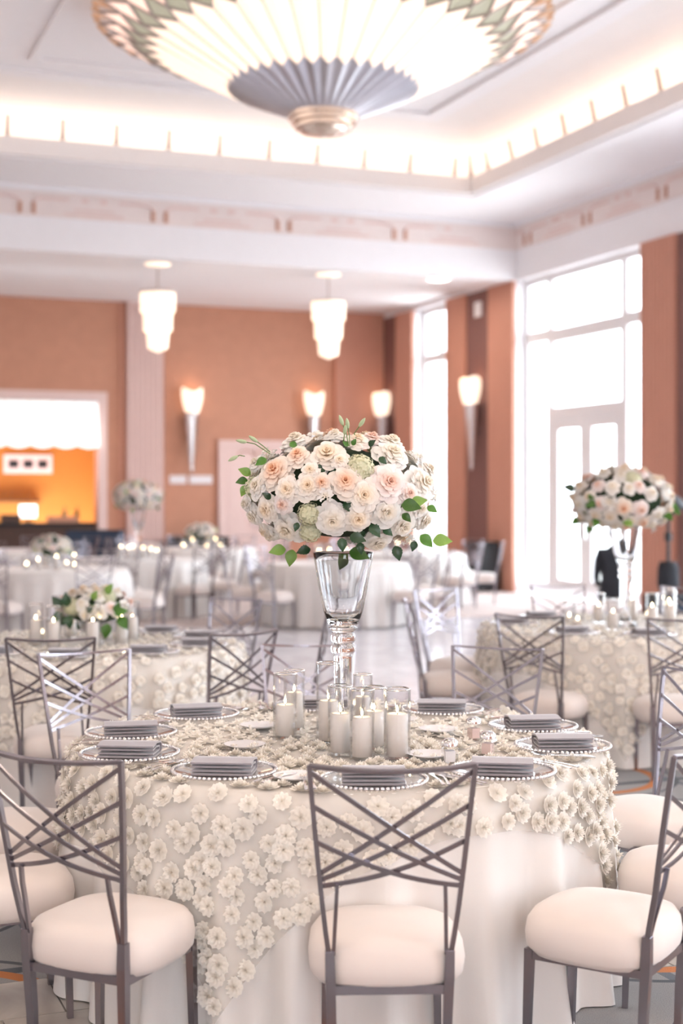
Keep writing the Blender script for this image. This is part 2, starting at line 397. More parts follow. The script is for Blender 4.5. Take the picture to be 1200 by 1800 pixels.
# frieze
fz = empty('trim_6'); struct(fz)
MB().box(-1, XR-.03, YBEAM-.03, YBEAM, 5.76, 6.13).build('frieze_band', M['frieze'], fz)
MB().box(XR-.03, XR, 6.6, YBEAM-.03, 5.76, 6.13).build('frieze_band', M['frieze'], fz)
MB().box(-1, XR-.08, YBEAM-.08, YBEAM, 6.13, 6.2).box(XR-.08, XR, 6.6, YBEAM, 6.13, 6.2).build('crown_moulding', M['plaster'], fz)
orn = MB(); arch = MB()
for s in (-1, 1):
    orn.box(s*.10-.028, s*.10+.028, -.02, 0, 5.79, 5.955)
    arch.tube([(s*(.10+.17*(1-math.cos(q))), -.008, 5.955+.075*math.sin(q)) for q in [PI/2*k/5 for k in range(6)]], .018, 5)
    arch.box(min(s*.27,s*.62), max(s*.27,s*.62), -.016, 0, 6.012, 6.048)
    arch.box(s*.86-.05, s*.86+.05, -.02, 0, 6.00, 6.06)
orn1 = orn.mesh('frieze_ornament', M['frieze_relief'])
arch1 = arch.mesh('frieze_arch', M['pink_stone'])
bar = MB().box(-.45,.45,-.012,0,5.80,5.83).box(-.3,.3,-.012,0,5.87,5.895)
bar1 = bar.mesh('frieze_bar', M['pink_stone'])
for x in (1.4, 3.4, 5.4, 7.4, 9.4):
    obj('frieze_ornament', orn1, fz, (x, YBEAM-.03, 0)); obj('frieze_arch', arch1, fz, (x, YBEAM-.03, 0)); obj('frieze_bar', bar1, fz, (x+1, YBEAM-.03, 0))
for y in (20.75, 18.9, 16.9, 14.9, 12.9, 10.9, 8.9):
    obj('frieze_ornament', orn1, fz, (XR-.03, y, 0), (0,0,-PI/2)); obj('frieze_arch', arch1, fz, (XR-.03, y, 0), (0,0,-PI/2)); obj('frieze_bar', bar1, fz, (XR-.03, y-1, 0), (0,0,-PI/2))

# ------------------------------------------------------------------ walls
w = MB()
prev = YB
for a, b_ in WINS:
    w.box(XR, XR+.36, b_, prev, 0, ZL); prev = a
w.box(XR, XR+.36, YR-.2, prev, 0, ZL)
w.box(XR, XR+.36, YR-.2, YB, ZL, ZT)
wr = struct(w.build('wall_right', M['plaster']))
def fluted(x0, x1, h, depth, n, mat_, parent, loc, rot):
    """a pilaster with n vertical flutes, front towards -Y"""
    mb = MB(); pts = [(x0, 0)]
    wd = (x1-x0)/n
    for k in range(n):
        a = x0+k*wd
        pts += [(a+wd*.02, -depth), (a+wd*.38, -depth), (a+wd*.5, -depth*.72), (a+wd*.88, -depth*.72), (a+wd*.98, -depth)]
    pts.append((x1, 0)); m = len(pts)
    vs = [(p[0], p[1], 0) for p in pts] + [(p[0], p[1], h) for p in pts]
    fs = [(i, i+1, m+i+1, m+i) for i in range(m-1)] + [tuple(range(m))[::-1], tuple(range(m, 2*m))]
    mb.add(vs, fs); return mb.build('pilaster', mat_, parent, loc=loc, rot=rot)
def right_pil(y0, y1, n=9): fluted(-(y1-y0)/2, (y1-y0)/2, ZL, .07, n, M['pilaster'], wr, (XR, (y0+y1)/2, 0), (0,0,-PI/2))
def right_dark(y0, y1): MB().box(XR-.02, XR, y0, y1, 0, ZL).build('dark_panel', M['dark_panel'], wr)
right_dark(26.1, YB); right_pil(25.3, 26.1); right_pil(23.0, 23.8); right_dark(22.1, 23.0); right_pil(21.2, 22.1)
for top in (17.4, 11.0, 4.6, -1.8):
    right_pil(top-.85, top); right_dark(top-1.75, top-.85); right_pil(top-2.6, top-1.75)
bk = MB()
OX0, OX1, OZ = 2.3, on_back(172)[0], 3.43          # bar opening
bk.box(XL, OX0, YB, YB+.3, 0, ZL+.2).box(OX1, XR+.36, YB, YB+.3, 0, ZL+.2).box(OX0, OX1, YB, YB+.3, OZ, ZL+.2)
wb = struct(bk.build('wall_back', M['terracotta']))
struct(MB().box(XL-.2, XL, YR-.2, YB+.3, 0, ZL+.3).build('wall_left', M['plaster_warm']))
rw = MB(); prev = XL-.2
for a, b_ in ADDED_RWINS:  # opening for the added rear window
    rw.box(prev, a, YR-.4, YR-.2, 0, ZL+.3).box(a, b_, YR-.4, YR-.2, 0, .2).box(a, b_, YR-.4, YR-.2, 5.0, ZL+.3).box((a+b_)/2-.05, (a+b_)/2+.05, YR-.35, YR-.25, .2, 5.0).box(a, b_, YR-.345, YR-.255, 2.9, 3.05); prev = b_
struct(rw.box(prev, XR+.3, YR-.4, YR-.2, 0, ZL+.3).build('wall_rear', M['terracotta']))
# pale fluted pilaster, corner pier, opening trim, picture-rail panels on the back wall
px0, px1 = on_back(222)[0], on_back(286)[0]
fluted(-(px1-px0)/2, (px1-px0)/2, ZL+.1, .12, 7, M['pink_stone'], wb, ((px0+px1)/2, YB, 0), (0,0,0))
MB().box(10.5, XR, YB-.14, YB, 0, ZL+.1).build('corner_pier', M['pilaster'], wb)
t = .17
MB().box(OX1, OX1+t, YB-.05, YB, 0, OZ+t).box(OX0-t, OX0, YB-.05, YB, 0, OZ+t).box(OX0, OX1, YB-.05, YB, OZ, OZ+t).build('opening_trim', M['pink_stone'], wb)
MB().box(OX1+t+.25, OX1+t+.31, YB-.03, YB, 0, ZL+.1).build('wall_seam', M['pilaster'], wb)
MB().box(px1, 8.0, YB-.04, YB, 0, .16).box(9.62, 10.5, YB-.04, YB, 0, .16).build('baseboard', M['wood_dark'], wb)

# windows on the right wall (each: frame, mullions, glazing beads, panes)
XG = XR+.22
def window(idx, y0, y1, small=False):
    e = struct(empty('window_%d' % idx, (XG, (y0+y1)/2, 0))); h = (y1-y0)/2
    def bar(nm, a, b_, z0, z1, d=.07): MB().box(-d/2, d/2, a, b_, z0, z1).build(nm, M['window_white'], e)
    def pane(a, b_, z0, z1): MB().box(-.006, .006, a, b_, z0, z1).build('pane', M['pane'], e)
    f = .09
    bar('jamb', -h, -h+f, 0, ZL); bar('jamb', h-f, h, 0, ZL); bar('head', -h+f, h-f, ZL-.1, ZL); bar('sill', -h+f, h-f, 0, .2, .10)
    if small:
        bar('transom', -h+f, h-f, 4.2, 4.36); bar('mullion', -.04, .04, .2, ZL-.1, .069)
        for a, b_ in ((-h+f, -.04), (.04, h-f)): pane(a, b_, .2, 4.2); pane(a, b_, 4.36, ZL-.1)
        return e
    s = h-.72          # side lights
    for sgn in (-1, 1): bar('mullion', min(sgn*s, sgn*(s-.16)), max(sgn*s, sgn*(s-.16)), .0, ZL-.1, .075)
    bar('transom', -s+.16, s-.16, 4.13, 4.34, .08); bar('transom', s, h-f, 4.18, 4.36); bar('transom', -h+f, -s, 4.18, 4.36)
    for a, b_ in ((s, h-f), (-h+f, -s)): pane(a, b_, .2, 4.18); pane(a, b_, 4.36, ZL-.1)
    pane(-s+.16, s-.16, 4.34, ZL-.1); pane(-s+.16, s-.16, 3.06, 4.13)
    bar('transom', -s+.16, s-.16, 2.86, 3.06, .08)
    for sgn in (-1, 1):       # pair of glazed doors
        a, b_ = (0.005, s-.165) if sgn > 0 else (-s+.165, -.005)
        lf = MB().box(-.03,.03,a,a+.17,.03,2.855).box(-.03,.03,b_-.17,b_,.03,2.855).box(-.03,.03,a+.17,b_-.17,2.70,2.855).box(-.03,.03,a+.17,b_-.17,.03,.28).build('door_leaf', M['window_white'], e)
        MB().box(-.006,.006,a+.17,b_-.17,.28,2.70).build('door_pane', M['pane'], lf)
        hy = a+.08 if sgn > 0 else b_-.08
        MB().box(-.10,-.07,hy-.012,hy+.012,.95,1.25).box(-.07,-.03,hy-.01,hy+.01,.97,.99).box(-.07,-.03,hy-.01,hy+.01,1.21,1.23).build('door_handle', M['silver'], lf)
    return e
for k, (a, b_) in enumerate(WINS): window(k+1, a, b_, k == 0)
# a small plate high on the dark panel
tag(MB().box(XR-.05, XR-.02, 22.42, 22.66, 4.80, 5.06).build('wall_speaker', M['window_white']), 'small white wall speaker high on the dark brown wall panel', 'speaker')

# double door on the back wall
dx0, dx1 = on_back(383)[0], on_back(508)[0]
de = struct(empty('door_1', ((dx0+dx1)/2, YB, 0))); dh = (dx1-dx0)/2
MB().box(-dh, -dh+.1, -.07, 0, 0, 2.72).box(dh-.1, dh, -.07, 0, 0, 2.72).box(-dh+.1, dh-.1, -.07, 0, 2.6, 2.72).build('door_frame', M['pink_stone'], de)
for s in (-1, 1):
    lf = MB().box(min(s*.005, s*(dh-.105)), max(s*.005, s*(dh-.105)), -.04, 0, .01, 2.595).build('door_leaf', M['pink_stone'], de)
    MB().box(min(s*.1, s*(dh-.2)), max(s*.1, s*(dh-.2)), -.05, -.04, 1.3, 2.4).box(min(s*.1, s*(dh-.2)), max(s*.1, s*(dh-.2)), -.05, -.04, .2, 1.15).build('door_panel', M['pink_stone'], lf)
    MB().tube([(s*.06,-.04,1.02),(s*.06,-.09,1.02),(s*.06,-.09,1.22),(s*.06,-.04,1.22)], .012, 6).build('door_handle', M['silver'], lf)
    MB().tube([(s*(.18+.16*math.cos(q)), -.055, 2.42+.10*math.sin(q)) for q in [PI*k/8 for k in range(9)]], .014, 5).build('door_ornament', M['frieze_relief'], lf)

# ------------------------------------------------------------------ chandelier
NP = 40; DEL = PI/NP
CH = Vector((5.3, 13.9, 0))
ch = tag(empty('chandelier', (CH.x, CH.y, 5.4)), 'huge pleated art-deco chandelier of lit glass panels hanging from the coffer', 'chandelier')
def cone(a, r, lift=0.):
    z = (.44 + (r-.94)*.503) if r > .94 else (.2 + (r-.35)*.41)
    return (r*math.cos(a), r*math.sin(a), z+lift)
S0, S1, DS = .95, 1.72, .20
FOLD = .05
gp = MB().add([cone(-DEL*.995,S0+.07,FOLD), cone(0,S0), cone(DEL*.995,S0+.07,FOLD), cone(DEL*.995,S1,FOLD), cone(0,S1+DS), cone(-DEL*.995,S1,FOLD)],
              [(0,1,4,5), (1,2,3,4)]).mesh('glass_panel', M['lamp_glass'])
gd = MB().add([cone(0,S1,FOLD), cone(DEL*.97,S1+DS), cone(0,S1+2*DS,FOLD), cone(-DEL*.97,S1+DS)], [(0,1,2,3)]).mesh('green_diamond', M['green_glass'])
pd_ = MB().add([cone(0,S1+DS+.01), cone(DEL*.97,S1+2*DS,FOLD), cone(0,S1+3*DS), cone(-DEL*.97,S1+2*DS,FOLD)], [(0,1,2,3)]).mesh('pink_diamond', M['lamp_pink'])
rb = MB().tube([cone(DEL,S0+.07,FOLD-.012), cone(DEL,S1,FOLD-.012)], .006, 5)
rb.tube([cone(0,S1+DS,-.012), cone(DEL,S1,FOLD-.012), cone(2*DEL,S1+DS,-.012), cone(DEL,S1+2*DS,FOLD-.012), cone(0,S1+DS,-.012)], .016, 5)
rb.tube([cone(DEL,S1+2*DS,FOLD-.012), cone(2*DEL,S1+3*DS,-.012), cone(3*DEL,S1+2*DS,FOLD-.012)], .016, 5)
rbm = rb.mesh('leading', M['lead'])
edg = MB().tube([cone(0,S1+3*DS), cone(DEL*.5,S1+3*DS+.06,.02), cone(DEL,S1+2*DS+.06,FOLD)], .02, 5).tube([cone(0,S1+3*DS), cone(-DEL*.5,S1+3*DS+.06,.02), cone(-DEL,S1+2*DS+.06,FOLD)], .02, 5).mesh('rim_edge', M['brass'])
for k in range(NP):
    a = 2*DEL*k
    obj('glass_panel', gp, ch, rot=(0,0,a)); obj('green_diamond', gd, ch, rot=(0,0,a+DEL)); obj('pink_diamond', pd_, ch, rot=(0,0,a))
    obj('leading', rbm, ch, rot=(0,0,a)); obj('rim_edge', edg, ch, rot=(0,0,a))
pm = MB(); vs = []; fs = []
for k in range(2*NP):
    a = DEL*k; l = 0 if k % 2 == 0 else .035
    vs += [cone(a, .33, .0), cone(a, .98 if k % 2 == 0 else 1.03, l-.004)]
for k in range(2*NP):
    k2 = (k+1) % (2*NP); fs.append((2*k, 2*k+1, 2*k2+1, 2*k2))
pm.add(vs, fs).build('pleated_collar', M['pleat_metal'], ch)
MB().lathe([(.33,.24),(.37,.22),(.37,.17),(.34,.165),(.34,.12),(.30,.115),(.30,.07),(.25,.06),(.24,.03),(.10,.0),(.03,-.01),(.0,-.03)], 40).build('finial', M['finial'], ch, False)
MB().lathe([(.5,.35),(.5,1.43),(2.0,1.43)], 32).build('ceiling_mount', M['plaster'], ch)

# pendants under the beam
pend0 = None
for px, lab in ((277, 'tiered crystal pendant lamp above the bar-side tables, nearer the bar opening'), (577, 'tiered crystal pendant lamp hanging above the tall white bouquet')):
    u = (px-600)/FPX; Y = 21.72; d = Y/(CT-ST*u); loc = Vector((d*(CT*u+ST), Y, 0))
    if pend0 is None:
        p = tag(empty('pendant_lamp', loc), lab, 'lamp', 'crystal pendants below the beam'); pend0 = p
        MB().lathe([(.0,5.25),(.20,5.25),(.20,5.235),(.05,5.22),(0,5.21)], 24).build('canopy', M['pend_glass'], p, True)
        MB().tube([(0,0,5.22),(0,0,4.80)], .012, 6).build('stem', M['lead'], p)
        MB().lathe([(.0,4.84),(.28,4.82),(.285,4.79),(.0,4.79)], 24).build('cap', M['lead'], p)
        def flute(r0, r1, z0, z1, n=26):
            return MB().grid(lambda i, j: ((r0+(r1-r0)*j)*(1+.035*(round(i*2*n) % 2))*math.cos(2*PI*i), (r0+(r1-r0)*j)*(1+.035*(round(i*2*n) % 2))*math.sin(2*PI*i), z0+(z1-z0)*j), 2*n, 2, True)
        flute(.262,.27,4.50,4.79).build('glass_tier', M['pend_glass'], p)
        flute(.215,.225,4.20,4.52).build('glass_tier', M['pend_glass'], p)
        flute(.15,.175,3.93,4.22).lathe([(.0,3.86),(.10,3.90),(.15,3.93)],26).build('glass_tier', M['pend_glass'], p)
    else: copy_tree(pend0, loc, 0, lab)

# torch sconces
def make_sconce():
    s = tag(empty('wall_sconce'), '', 'sconce', 'torch sconces')
    MB().grid(lambda i, j: ((.035+.095*j)*(1+.05*(round(i*32) % 2))*math.cos(2*PI*i), -.16+(.035+.095*j)*(1+.05*(round(i*32) % 2))*math.sin(2*PI*i), 2.15+1.05*j), 32, 4, True).build('torch_body', M['silver'], s)
    MB().lathe([(.0,2.08),(.03,2.1),(.04,2.16),(.03,2.18)], 16, (0,-.16,0)).build('tip', M['silver'], s, True)
    MB().lathe([(.13,3.18),(.15,3.2),(.15,3.23),(.13,3.25)], 24, (0,-.16,0)).build('collar', M['silver'], s, True)
    MB().grid(lambda i, j: ((.125+.085*math.sin(j*PI*.62))*math.cos(2*PI*i), -.19+(.125+.085*math.sin(j*PI*.62))*math.sin(2*PI*i)*.9, 3.22+.42*j+(.09*math.cos(2*PI*i)**2)*j), 20, 6, True).build('glass_shade', M['pend_glass'], s, True)
    MB().box(-.05,.05,-.10,0,2.7,2.8).box(-.05,.05,-.10,0,3.1,3.17).build('bracket', M['silver'], s)
    return s
sc0 = make_sconce()
sx = [on_back(333)[0], on_back(546)[0]]
sc0.location = (sx[0], YB, 0); sc0['label'] = 'silver torch sconce beside the pale fluted pilaster, above the small lettering'
copy_tree(sc0, (sx[1], YB, 0), 0, 'silver torch sconce on the back wall just above the tall bouquet')
copy_tree(sc0, (XR-.02, on_right(687), 0), -PI/2, 'silver torch sconce on the dark strip in the far corner')
copy_tree(sc0, (XR-.02, on_right(845), 0), -PI/2, 'silver torch sconce on the dark panel between the two windows')

# raised lettering next to the door: two short words, too soft to read
sg = tag(empty('lettering_sign', (0, YB, 0)), 'small pale raised lettering on the terracotta wall beside the door', 'sign')
lx0 = on_back(298)[0]; k = 0
let = MB().box(0, .062, -.025, 0, 1.86, 2.02).mesh('letter', M['plaster'])
for k in range(13):
    if k == 5: continue
    obj('letter', let, sg, (lx0 + k*.066, 0, 0))

# ------------------------------------------------------------------ bar behind the opening
YI = YB+2.6
struct(MB().box(OX0-1.5, OX1+.9, YI, YI+.1, 0, 4.2).build('wall_bar', M['orange_wall']))
struct(MB().box(OX1+.8, OX1+.9, YB+.3, YI, 0, 4.2).box(OX0-1.5, OX0-1.4, YB+.3, YI, 0, 4.2).build('wall_bar_side', M['orange_wall']))
struct(MB().box(OX0-1.5, OX1+.9, YB+.3, YI, 4.2, 4.3).build('ceiling_bar', M['plaster_warm']))
for k, x in enumerate((3.2, 5.3)):  # unseen lamps put in to light the bar and its awning
    lp = MB().lathe([(0,4.2),(.16,4.2),(.16,4.15),(0,4.14)], 20, (x, YB+1.5, 0)).build('added_bar_light', emis('added_bar_lamp%d' % k, (1,.75,.45), 2.6))
    tag(lp, 'unseen round warm ceiling light added inside the bar', 'lamp', 'added bar ceiling lights')
cb = tag(empty('bar_counter', (OX1-1.6, YB+.05, 0)), 'dark bar counter across the opening in the back wall', 'bar counter')
MB().box(-1.7,1.55,-.05,.55,0,1.06).build('body', M['wood_dark'], cb); MB().box(-1.72,1.57,-.12,.62,1.06,1.11).build('counter_top', M['black'], cb)
aw = tag(empty('bar_awning', (0, YB-.03, 0)), 'bright white scalloped glass awning across the top of the bar opening', 'awning')
pw = .435; n = 8
for k in range(n):
    x1 = OX1-.02-k*pw; x0 = x1-pw+.014
    pts = [(x0, OZ-.02), (x0, 2.56)] + [(x0+(x1-x0)*j/6, 2.56-.05*math.sin(PI*j/6)) for j in range(1,6)] + [(x1, 2.56), (x1, OZ-.02)]
    if x0 < OX0-.5: break
    m = len(pts); mb = MB().add([(p[0], -.02-.25*(OZ-p[1])/.87, p[1]) for p in pts]+[(p[0], .0-.25*(OZ-p[1])/.87, p[1]) for p in pts], [tuple(range(m))[::-1], tuple(range(m,2*m))]+[(i,(i+1)%m,m+(i+1)%m,m+i) for i in range(m)])
    mb.build('awning_panel', M['awning'], aw)
MB().box(OX0, OX1, -.05, .01, OZ-.03, OZ).build('awning_rail', M['silver'], aw)
# menu board, shelf, glasses, screen
xa, da = on_back(6, YI); xb_, db = on_back(91, YI)
mn = tag(empty('menu_board', (0, YI, 0)), 'pale wooden board with three dark square pictures on the orange bar wall', 'board')
z0, z1 = HC+(870-832)/FPX*da, HC+(870-799)/FPX*da
MB().box(xa, xb_, -.05, 0, z0, z1).build('board', M['pink_stone'], mn)
for k in range(3):
    cx_ = xa+(xb_-xa)*(.2+.3*k); MB().box(cx_-.10, cx_+.10, -.06, -.05, z0+.11, z1-.11).build('picture', M['black'], mn)
sh = tag(MB().box(3.2, 5.0, YI-.28, YI, 1.50, 1.53).build('bar_shelf', M['wood_dark']), 'dark wooden shelf with glasses on the orange bar wall', 'shelf')
gl = MB().lathe([(.03,0),(.032,.004),(.006,.01),(.005,.09),(.035,.13),(.04,.2),(.035,.21)], 12)
glm = gl.mesh('wine_glass', M['glass'])
for k in range(9):
    tag(obj('wine_glass', glm, None, (3.4+k*.17, YI-.14, 1.531)), 'stemmed glass standing on the shelf in the bar', 'glass', 'glasses on the bar shelf')
bot = MB().lathe([(0,0),(.04,0),(.04,.2),(.015,.25),(.014,.31),(0,.31)], 12).mesh('bottle', mat('bottle_glass', (.05,.12,.07), .2))
for k, x in enumerate((2.6,2.8,3.0,3.2,5.0,5.25)):
    tag(obj('bottle', bot, None, (x+.1, YB+.35+.05*(k%2), 1.111)), 'dark bottle standing on the bar counter', 'bottle', 'bottles on the bar counter')
xs, ds = on_back(50, YB+.3)
mon = tag(empty('register_screen', (xs, YB+.35, 1.11)), 'bright white register screen on the bar counter', 'screen')
MB().box(-.16,.16,-.02,.02,.10,.34).build('screen_panel', M['screen'], mon); MB().box(-.1,.1,-.08,.08,0,.02).box(-.02,.02,-.015,.015,.02,.12).build('stand', M['black'], mon)
for k, (px, wv) in enumerate(((18, .35), (110, .55))):
    xs, ds = on_back(px, YB+.1)
    tag(MB().box(xs-wv/2, xs+wv/2, YB+.0, YB+.25, 1.112, 1.112+.16-.04*k).build('serving_tray', M['wood_dark' if k == 0 else 'terracotta']), ('low dark crate' if k == 0 else 'flat terracotta-coloured tray')+' on the bar counter', 'tray')

# dark furniture by the walls
def pxw(px, d): return (px-600)/FPX*d
bt = tag(empty('buffet_table', W(pxw(168,24.6), 24.6), -YAW), 'dark navy cloth-covered buffet table in front of the bar', 'table')
MB().grid(lambda i, j: ((.46+.03*math.sin(i*34)*(1-j))*max(-1,min(1,1.5*math.cos(2*PI*i))), (.3+.02*math.sin(i*31)*(1-j))*max(-1,min(1,1.5*math.sin(2*PI*i))), 1.02*j), 72, 2, True).build('skirt', M['navy'], bt)
MB().box(-.46,.46,-.3,.3,1.02,1.035).build('table_top', M['black_cloth'], bt)
cr = tag(empty('credenza', (7.5, YB-.36, 0)), 'low black credenza against the back wall under the lettering', 'credenza')
MB().box(-.48,.6,-.22,.24,.06,.80).build('body', M['black'], cr); MB().box(-.5,.62,-.24,.25,.80,.83).build('top', M['black'], cr)
for x in (-.44,.56):
    for y in (-.18,.2): MB().box(x-.03,x+.03,y-.03,y+.03,0,.06).build('foot', M['black'], cr)
sp = tag(empty('floor_speaker', (11.22, 21.75, 0), -PI/2), 'tall black loudspeaker on the floor beside the far window pilaster', 'speaker')
MB().box(-.22,.22,-.2,.2,.03,.84).build('cabinet', M['black'], sp); MB().box(-.19,.19,-.215,-.2,.07,.80).build('grille', M['black_cloth'], sp)
MB().lathe([(0,0),(.13,0),(.11,.02),(.0,.03)], 20).build('woofer', M['black'], sp, loc=(0,-.215,.3), rot=(PI/2,0,0))
for x in (-.18,.18): MB().lathe([(.03,0),(.03,.03)],8,(x,-.15,0)).lathe([(.03,0),(.03,.03)],8,(x,.15,0)).build('foot', M['black'], sp)
ts = tag(empty('light_stand', W(pxw(1174,16.6), 16.6), 0), 'black tripod stand with a weight bag behind the right bouquet', 'stand')
MB().tube([(0,0,.25),(0,0,1.52)], [.028,.018], 8).build('pole', M['black'], ts)
MB().tube([(0,0,1.10),(0,0,1.2)], [.045,.045], 8).build('clamp', M['black'], ts)
MB().lathe([(0,.50),(.10,.51),(.13,.6),(.125,.78),(.1,.86),(0,.87)], 16).build('weight_bag', M['black_cloth'], ts, True)
for k in range(3):
    q = 2*PI*k/3+.4; MB().tube([(0,0,.5),(.45*math.cos(q),.45*math.sin(q),.015)], .016, 6).build('leg', M['black'], ts)
MB().lathe([(0,0),(.07,.02),(.09,.1),(.09,.2),(.0,.22)], 14).build('lamp_head', M['black'], ts, loc=(0,0,1.44), rot=(.9,0,.4))
bc = tag(empty('equipment_case', W(pxw(1196,17.3), 17.3), -PI/2), 'black equipment case on the floor behind the tripod stand', 'case')
MB().box(-.35,.35,-.3,.3,.02,.42).build('case_body', M['black_cloth'], bc); MB().box(-.352,.352,-.302,.302,.28,.31).build('lid_rim', M['navy'], bc)
for x in (-.3,.3): MB().box(x-.04,x+.04,-.25,.25,0,.02).build('foot', M['black'], bc)
# unseen recessed downlights added in the low ceiling to brighten the near tables
dl_l = MB().lathe([(0,0),(.17,0)], 20).mesh('lens', emis('downlight', (1,.80,.62), 40)); dl_t = MB().lathe([(.17,.0),(.20,-.015),(.23,-.012),(.235,.004)], 24).mesh('trim_ring', M['plaster'])
for i in range(5):
    for j in range(4):
        e = tag(empty('downlight', (-4.2+i*3.1, -4.6+j*3.2, ZL-.006)), 'unseen warm downlight added in the low ceiling to light the near tables', 'lamp', 'added downlights over the near tables')
        obj('lens', dl_l, e, rot=(PI,0,0)); obj('trim_ring', dl_t, e)
dl_f = MB().lathe([(0,0),(.17,0)], 20).mesh('lens', emis('alcove_downlight', (1,.86,.72), 26))
px_ = PX(770, 490, (ZL-HC)*FPX/(HORIZON-490))
for k, (x_, y_, z_) in enumerate([(px_.x, px_.y, ZL)]+[(x_, 22.76, ZL+.1) for x_ in (-5,-2,1,4,7,10)]):  # beam downlight first, then hidden downlights added to brighten the far end
    e = tag(empty('downlight', (x_, y_, z_-.006)), ['small bright downlight under the back beam, right of the pendant lamps', 'unseen warm downlight added in the ceiling behind the back beam'][min(k,1)], 'lamp', 'added alcove downlights' if k else None)
    obj('lens', dl_f, e, rot=(PI,0,0)); obj('trim_ring', dl_t, e)

# ------------------------------------------------------------------ tables and cloths
RT = .914; ZTOP = .76
def under_r(th, drop, seed=0., rt=RT):
    w_ = math.sin(23*th+seed+1.1*math.sin(4*th+seed)); f = .040 + .050*(w_+.35*w_*w_) + .014*math.sin(41*th+2*seed)
    e = min(drop/.05, 1)
    return rt + .004 + .018*e + f*drop**.8 + .02*max(0, drop-.6)
def cloth_mesh(seed, zt, floor=.004, nth=240, nv=12):
    mb = MB(); prof = [.0, .35, .7, .9, .98, 1.0]
    def fn(i, j):
        th = 2*PI*i; t = j*(nv+len(prof)-1)
        if t <= len(prof)-1+1e-6:
            r = RT*prof[int(round(t))]; return (r*math.cos(th), r*math.sin(th), zt)
        drop = (t-(len(prof)-1))/nv*(zt-floor); r = under_r(th, drop, seed)
        return (r*math.cos(th), r*math.sin(th), zt-drop)
    return mb.grid(fn, nth, nv+len(prof)-1, True)
def overlay_pt(u, v, seed, side, alpha, shift, zt):
    """square cloth coordinate (u,v in -1..1) draped over the round table -> position, normal"""
    a, b = u*side/2, v*side/2
    x = a*math.cos(alpha)-b*math.sin(alpha)+shift[0]; y = a*math.sin(alpha)+b*math.cos(alpha)+shift[1]
    rho = math.hypot(x, y); th = math.atan2(y, x)
    if rho <= RT: return Vector((x, y, zt)), Vector((0,0,1))
    drop = rho-RT; r = under_r(th, drop, seed)+.007
    return Vector((r*math.cos(th), r*math.sin(th), zt-drop)), Vector((math.cos(th), math.sin(th), .12 if drop > .04 else .8))
def rosette_mesh(name, n, rings, seed):
    """gathered tulle flower: concentric ruffles standing up and flopping outwards"""
    rnd = random.Random(seed); mb = MB()
    for k in range(rings):
        t = k/max(1, rings-1); r1 = 1.08-.86*t; h = .34+.70*t; ph = rnd.random()*6; lob = max(4, int(n/3.2-(n/6)*t))
        jit = [rnd.uniform(-.5,.5) for _ in range(n)]
        def fn(i, j, r1=r1, h=h, ph=ph, jit=jit, lob=lob):
            q = int(round(i*n)) % n; a = 2*PI*i; w = math.sin(lob*a+ph)*.7+jit[q]*.6
            r = .03+(r1-.03)*j**1.1*(1+.13*w*j); z = h*j**.55*(1+.30*w*j)
            return (r*math.cos(a+.05*w), r*math.sin(a+.05*w), max(z, .0))
        mb.grid(fn, n, 3, True)
    return mb.mesh(name, M['rosette'], True)
ROS = [rosette_mesh('fabric_rosette', 32, 5, s) for s in range(4)]
ROSL = [rosette_mesh('fabric_rosette', 14, 3, s) for s in range(3)]
tbl_m = MB().lathe([(0,.735),(RT-.01,.735),(RT-.003,.742),(RT-.003,.756),(RT-.01,ZTOP),(0,ZTOP)], 48).mesh('table_top', M['wood_dark'])
leg_m = MB().tube([(0,0,0),(0,0,.735)], .018, 8).mesh('table_leg', M['lead'])
satin_z = ZTOP+.003
